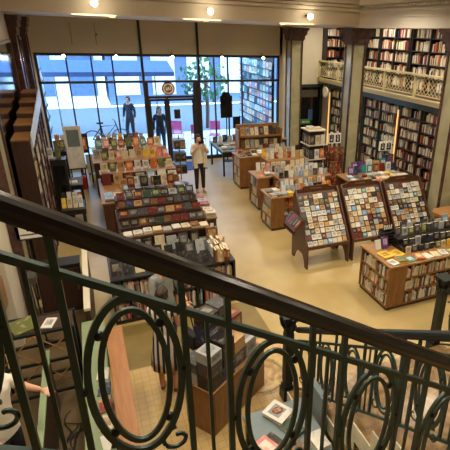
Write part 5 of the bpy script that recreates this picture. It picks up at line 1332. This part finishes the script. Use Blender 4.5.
# three wall-mounted lamps on the face of the lower ceiling, glowing discs behind imitate their glow on the soffit
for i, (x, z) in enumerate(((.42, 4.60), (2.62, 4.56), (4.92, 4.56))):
    nm = ['left', 'middle', 'right'][i]
    r = thing('soffit_lamp', f'small bright lamp on the edge of the lower ceiling, {nm} of three', 'lamp', (x, 10.12, z), 0, 'lamps on the lower ceiling edge')
    MB().ball((0, 0, 0), .06, n=12).build('bulb', emis('lamp_bulb_'+nm, (255, 232, 186), 40), r, smooth=True)
    MB().tube([(0, .06, .0), (0, .16, .02), (0, .23, .02)], .03).build('lamp_holder', M['metal'], r)
    r = thing('painted_lamp_glow', f'flat glowing disc imitating lamp glow under the lower ceiling edge, {nm} of three', 'painted glow', (x, 10.85, 4.419), 0, 'painted lamp glow on the lower ceiling')
    MB().lathe([(.40, -.012), (.42, -.006), (.42, -.001)], n=32).build('glow_disc', emis('painted_glow_'+nm, (255, 214, 150), 3.2), r)
# spot heads in front of the window top
for i, x in enumerate((-.34, .99, 2.55, 4.06, 5.41)):
    r = thing('window_spotlight', f'small bright spotlight before the top of the window, {od(i+1)} from the left', 'spotlight', (x*15.25/14.5, 15.25, 3.43), 0, 'spotlights before the window')
    MB().tube([(0, 0, .06), (0, .12, .1), (0, .24, .1)], .012).build('drop_rod', M['metal'], r); MB().lathe([(.03, .07), (.05, .0), (.05, -.05)]).build('lamp_head', M['metal'], r)
    MB().ball((0, -.03, -.03), .045, n=10).build('bulb', emis(f'spot_bulb_{i}', (255, 240, 200) if i % 2 else (255, 216, 150), 25), r, smooth=True)
    L = bpy.data.lights.new('spot_beam', 'AREA'); L.shape = 'DISK'; L.size = .1; L.energy = 14; L.color = warm; o = bpy.data.objects.new('spot_beam', L); COL.objects.link(o); o.location = (x, 15.1, 3.32); aim(o, (0, -.6, -1))

o = STUFF.build('packed_books'); tag(o, 'rows of tightly packed book spines filling the gallery and wall bookcases', 'books', kind='stuff')

# sky and render look
w = bpy.data.worlds.new('sky'); S.world = w; w.use_nodes = True; nt = w.node_tree
bg = nt.nodes['Background']; tc = nt.nodes.new('ShaderNodeTexCoord'); sp = nt.nodes.new('ShaderNodeSeparateXYZ'); rr = nt.nodes.new('ShaderNodeValToRGB')
rr.color_ramp.elements[0].color = (.55, .75, 1.0, 1); rr.color_ramp.elements[1].color = (.32, .58, 1.0, 1)
nt.links.new(tc.outputs['Generated'], sp.inputs[0]); nt.links.new(sp.outputs['Z'], rr.inputs[0]); nt.links.new(rr.outputs[0], bg.inputs[0]); bg.inputs['Strength'].default_value = SKY
S.view_settings.view_transform = 'Standard'; S.view_settings.look = 'None'; S.view_settings.gamma = 1; S.view_settings.use_curve_mapping = False
S.view_settings.exposure = EXPO
S.cycles.use_denoising = True; S.cycles.max_bounces = 6; S.cycles.sample_clamp_indirect = 4
print('books', NB[0], 'objects', len(bpy.data.objects))
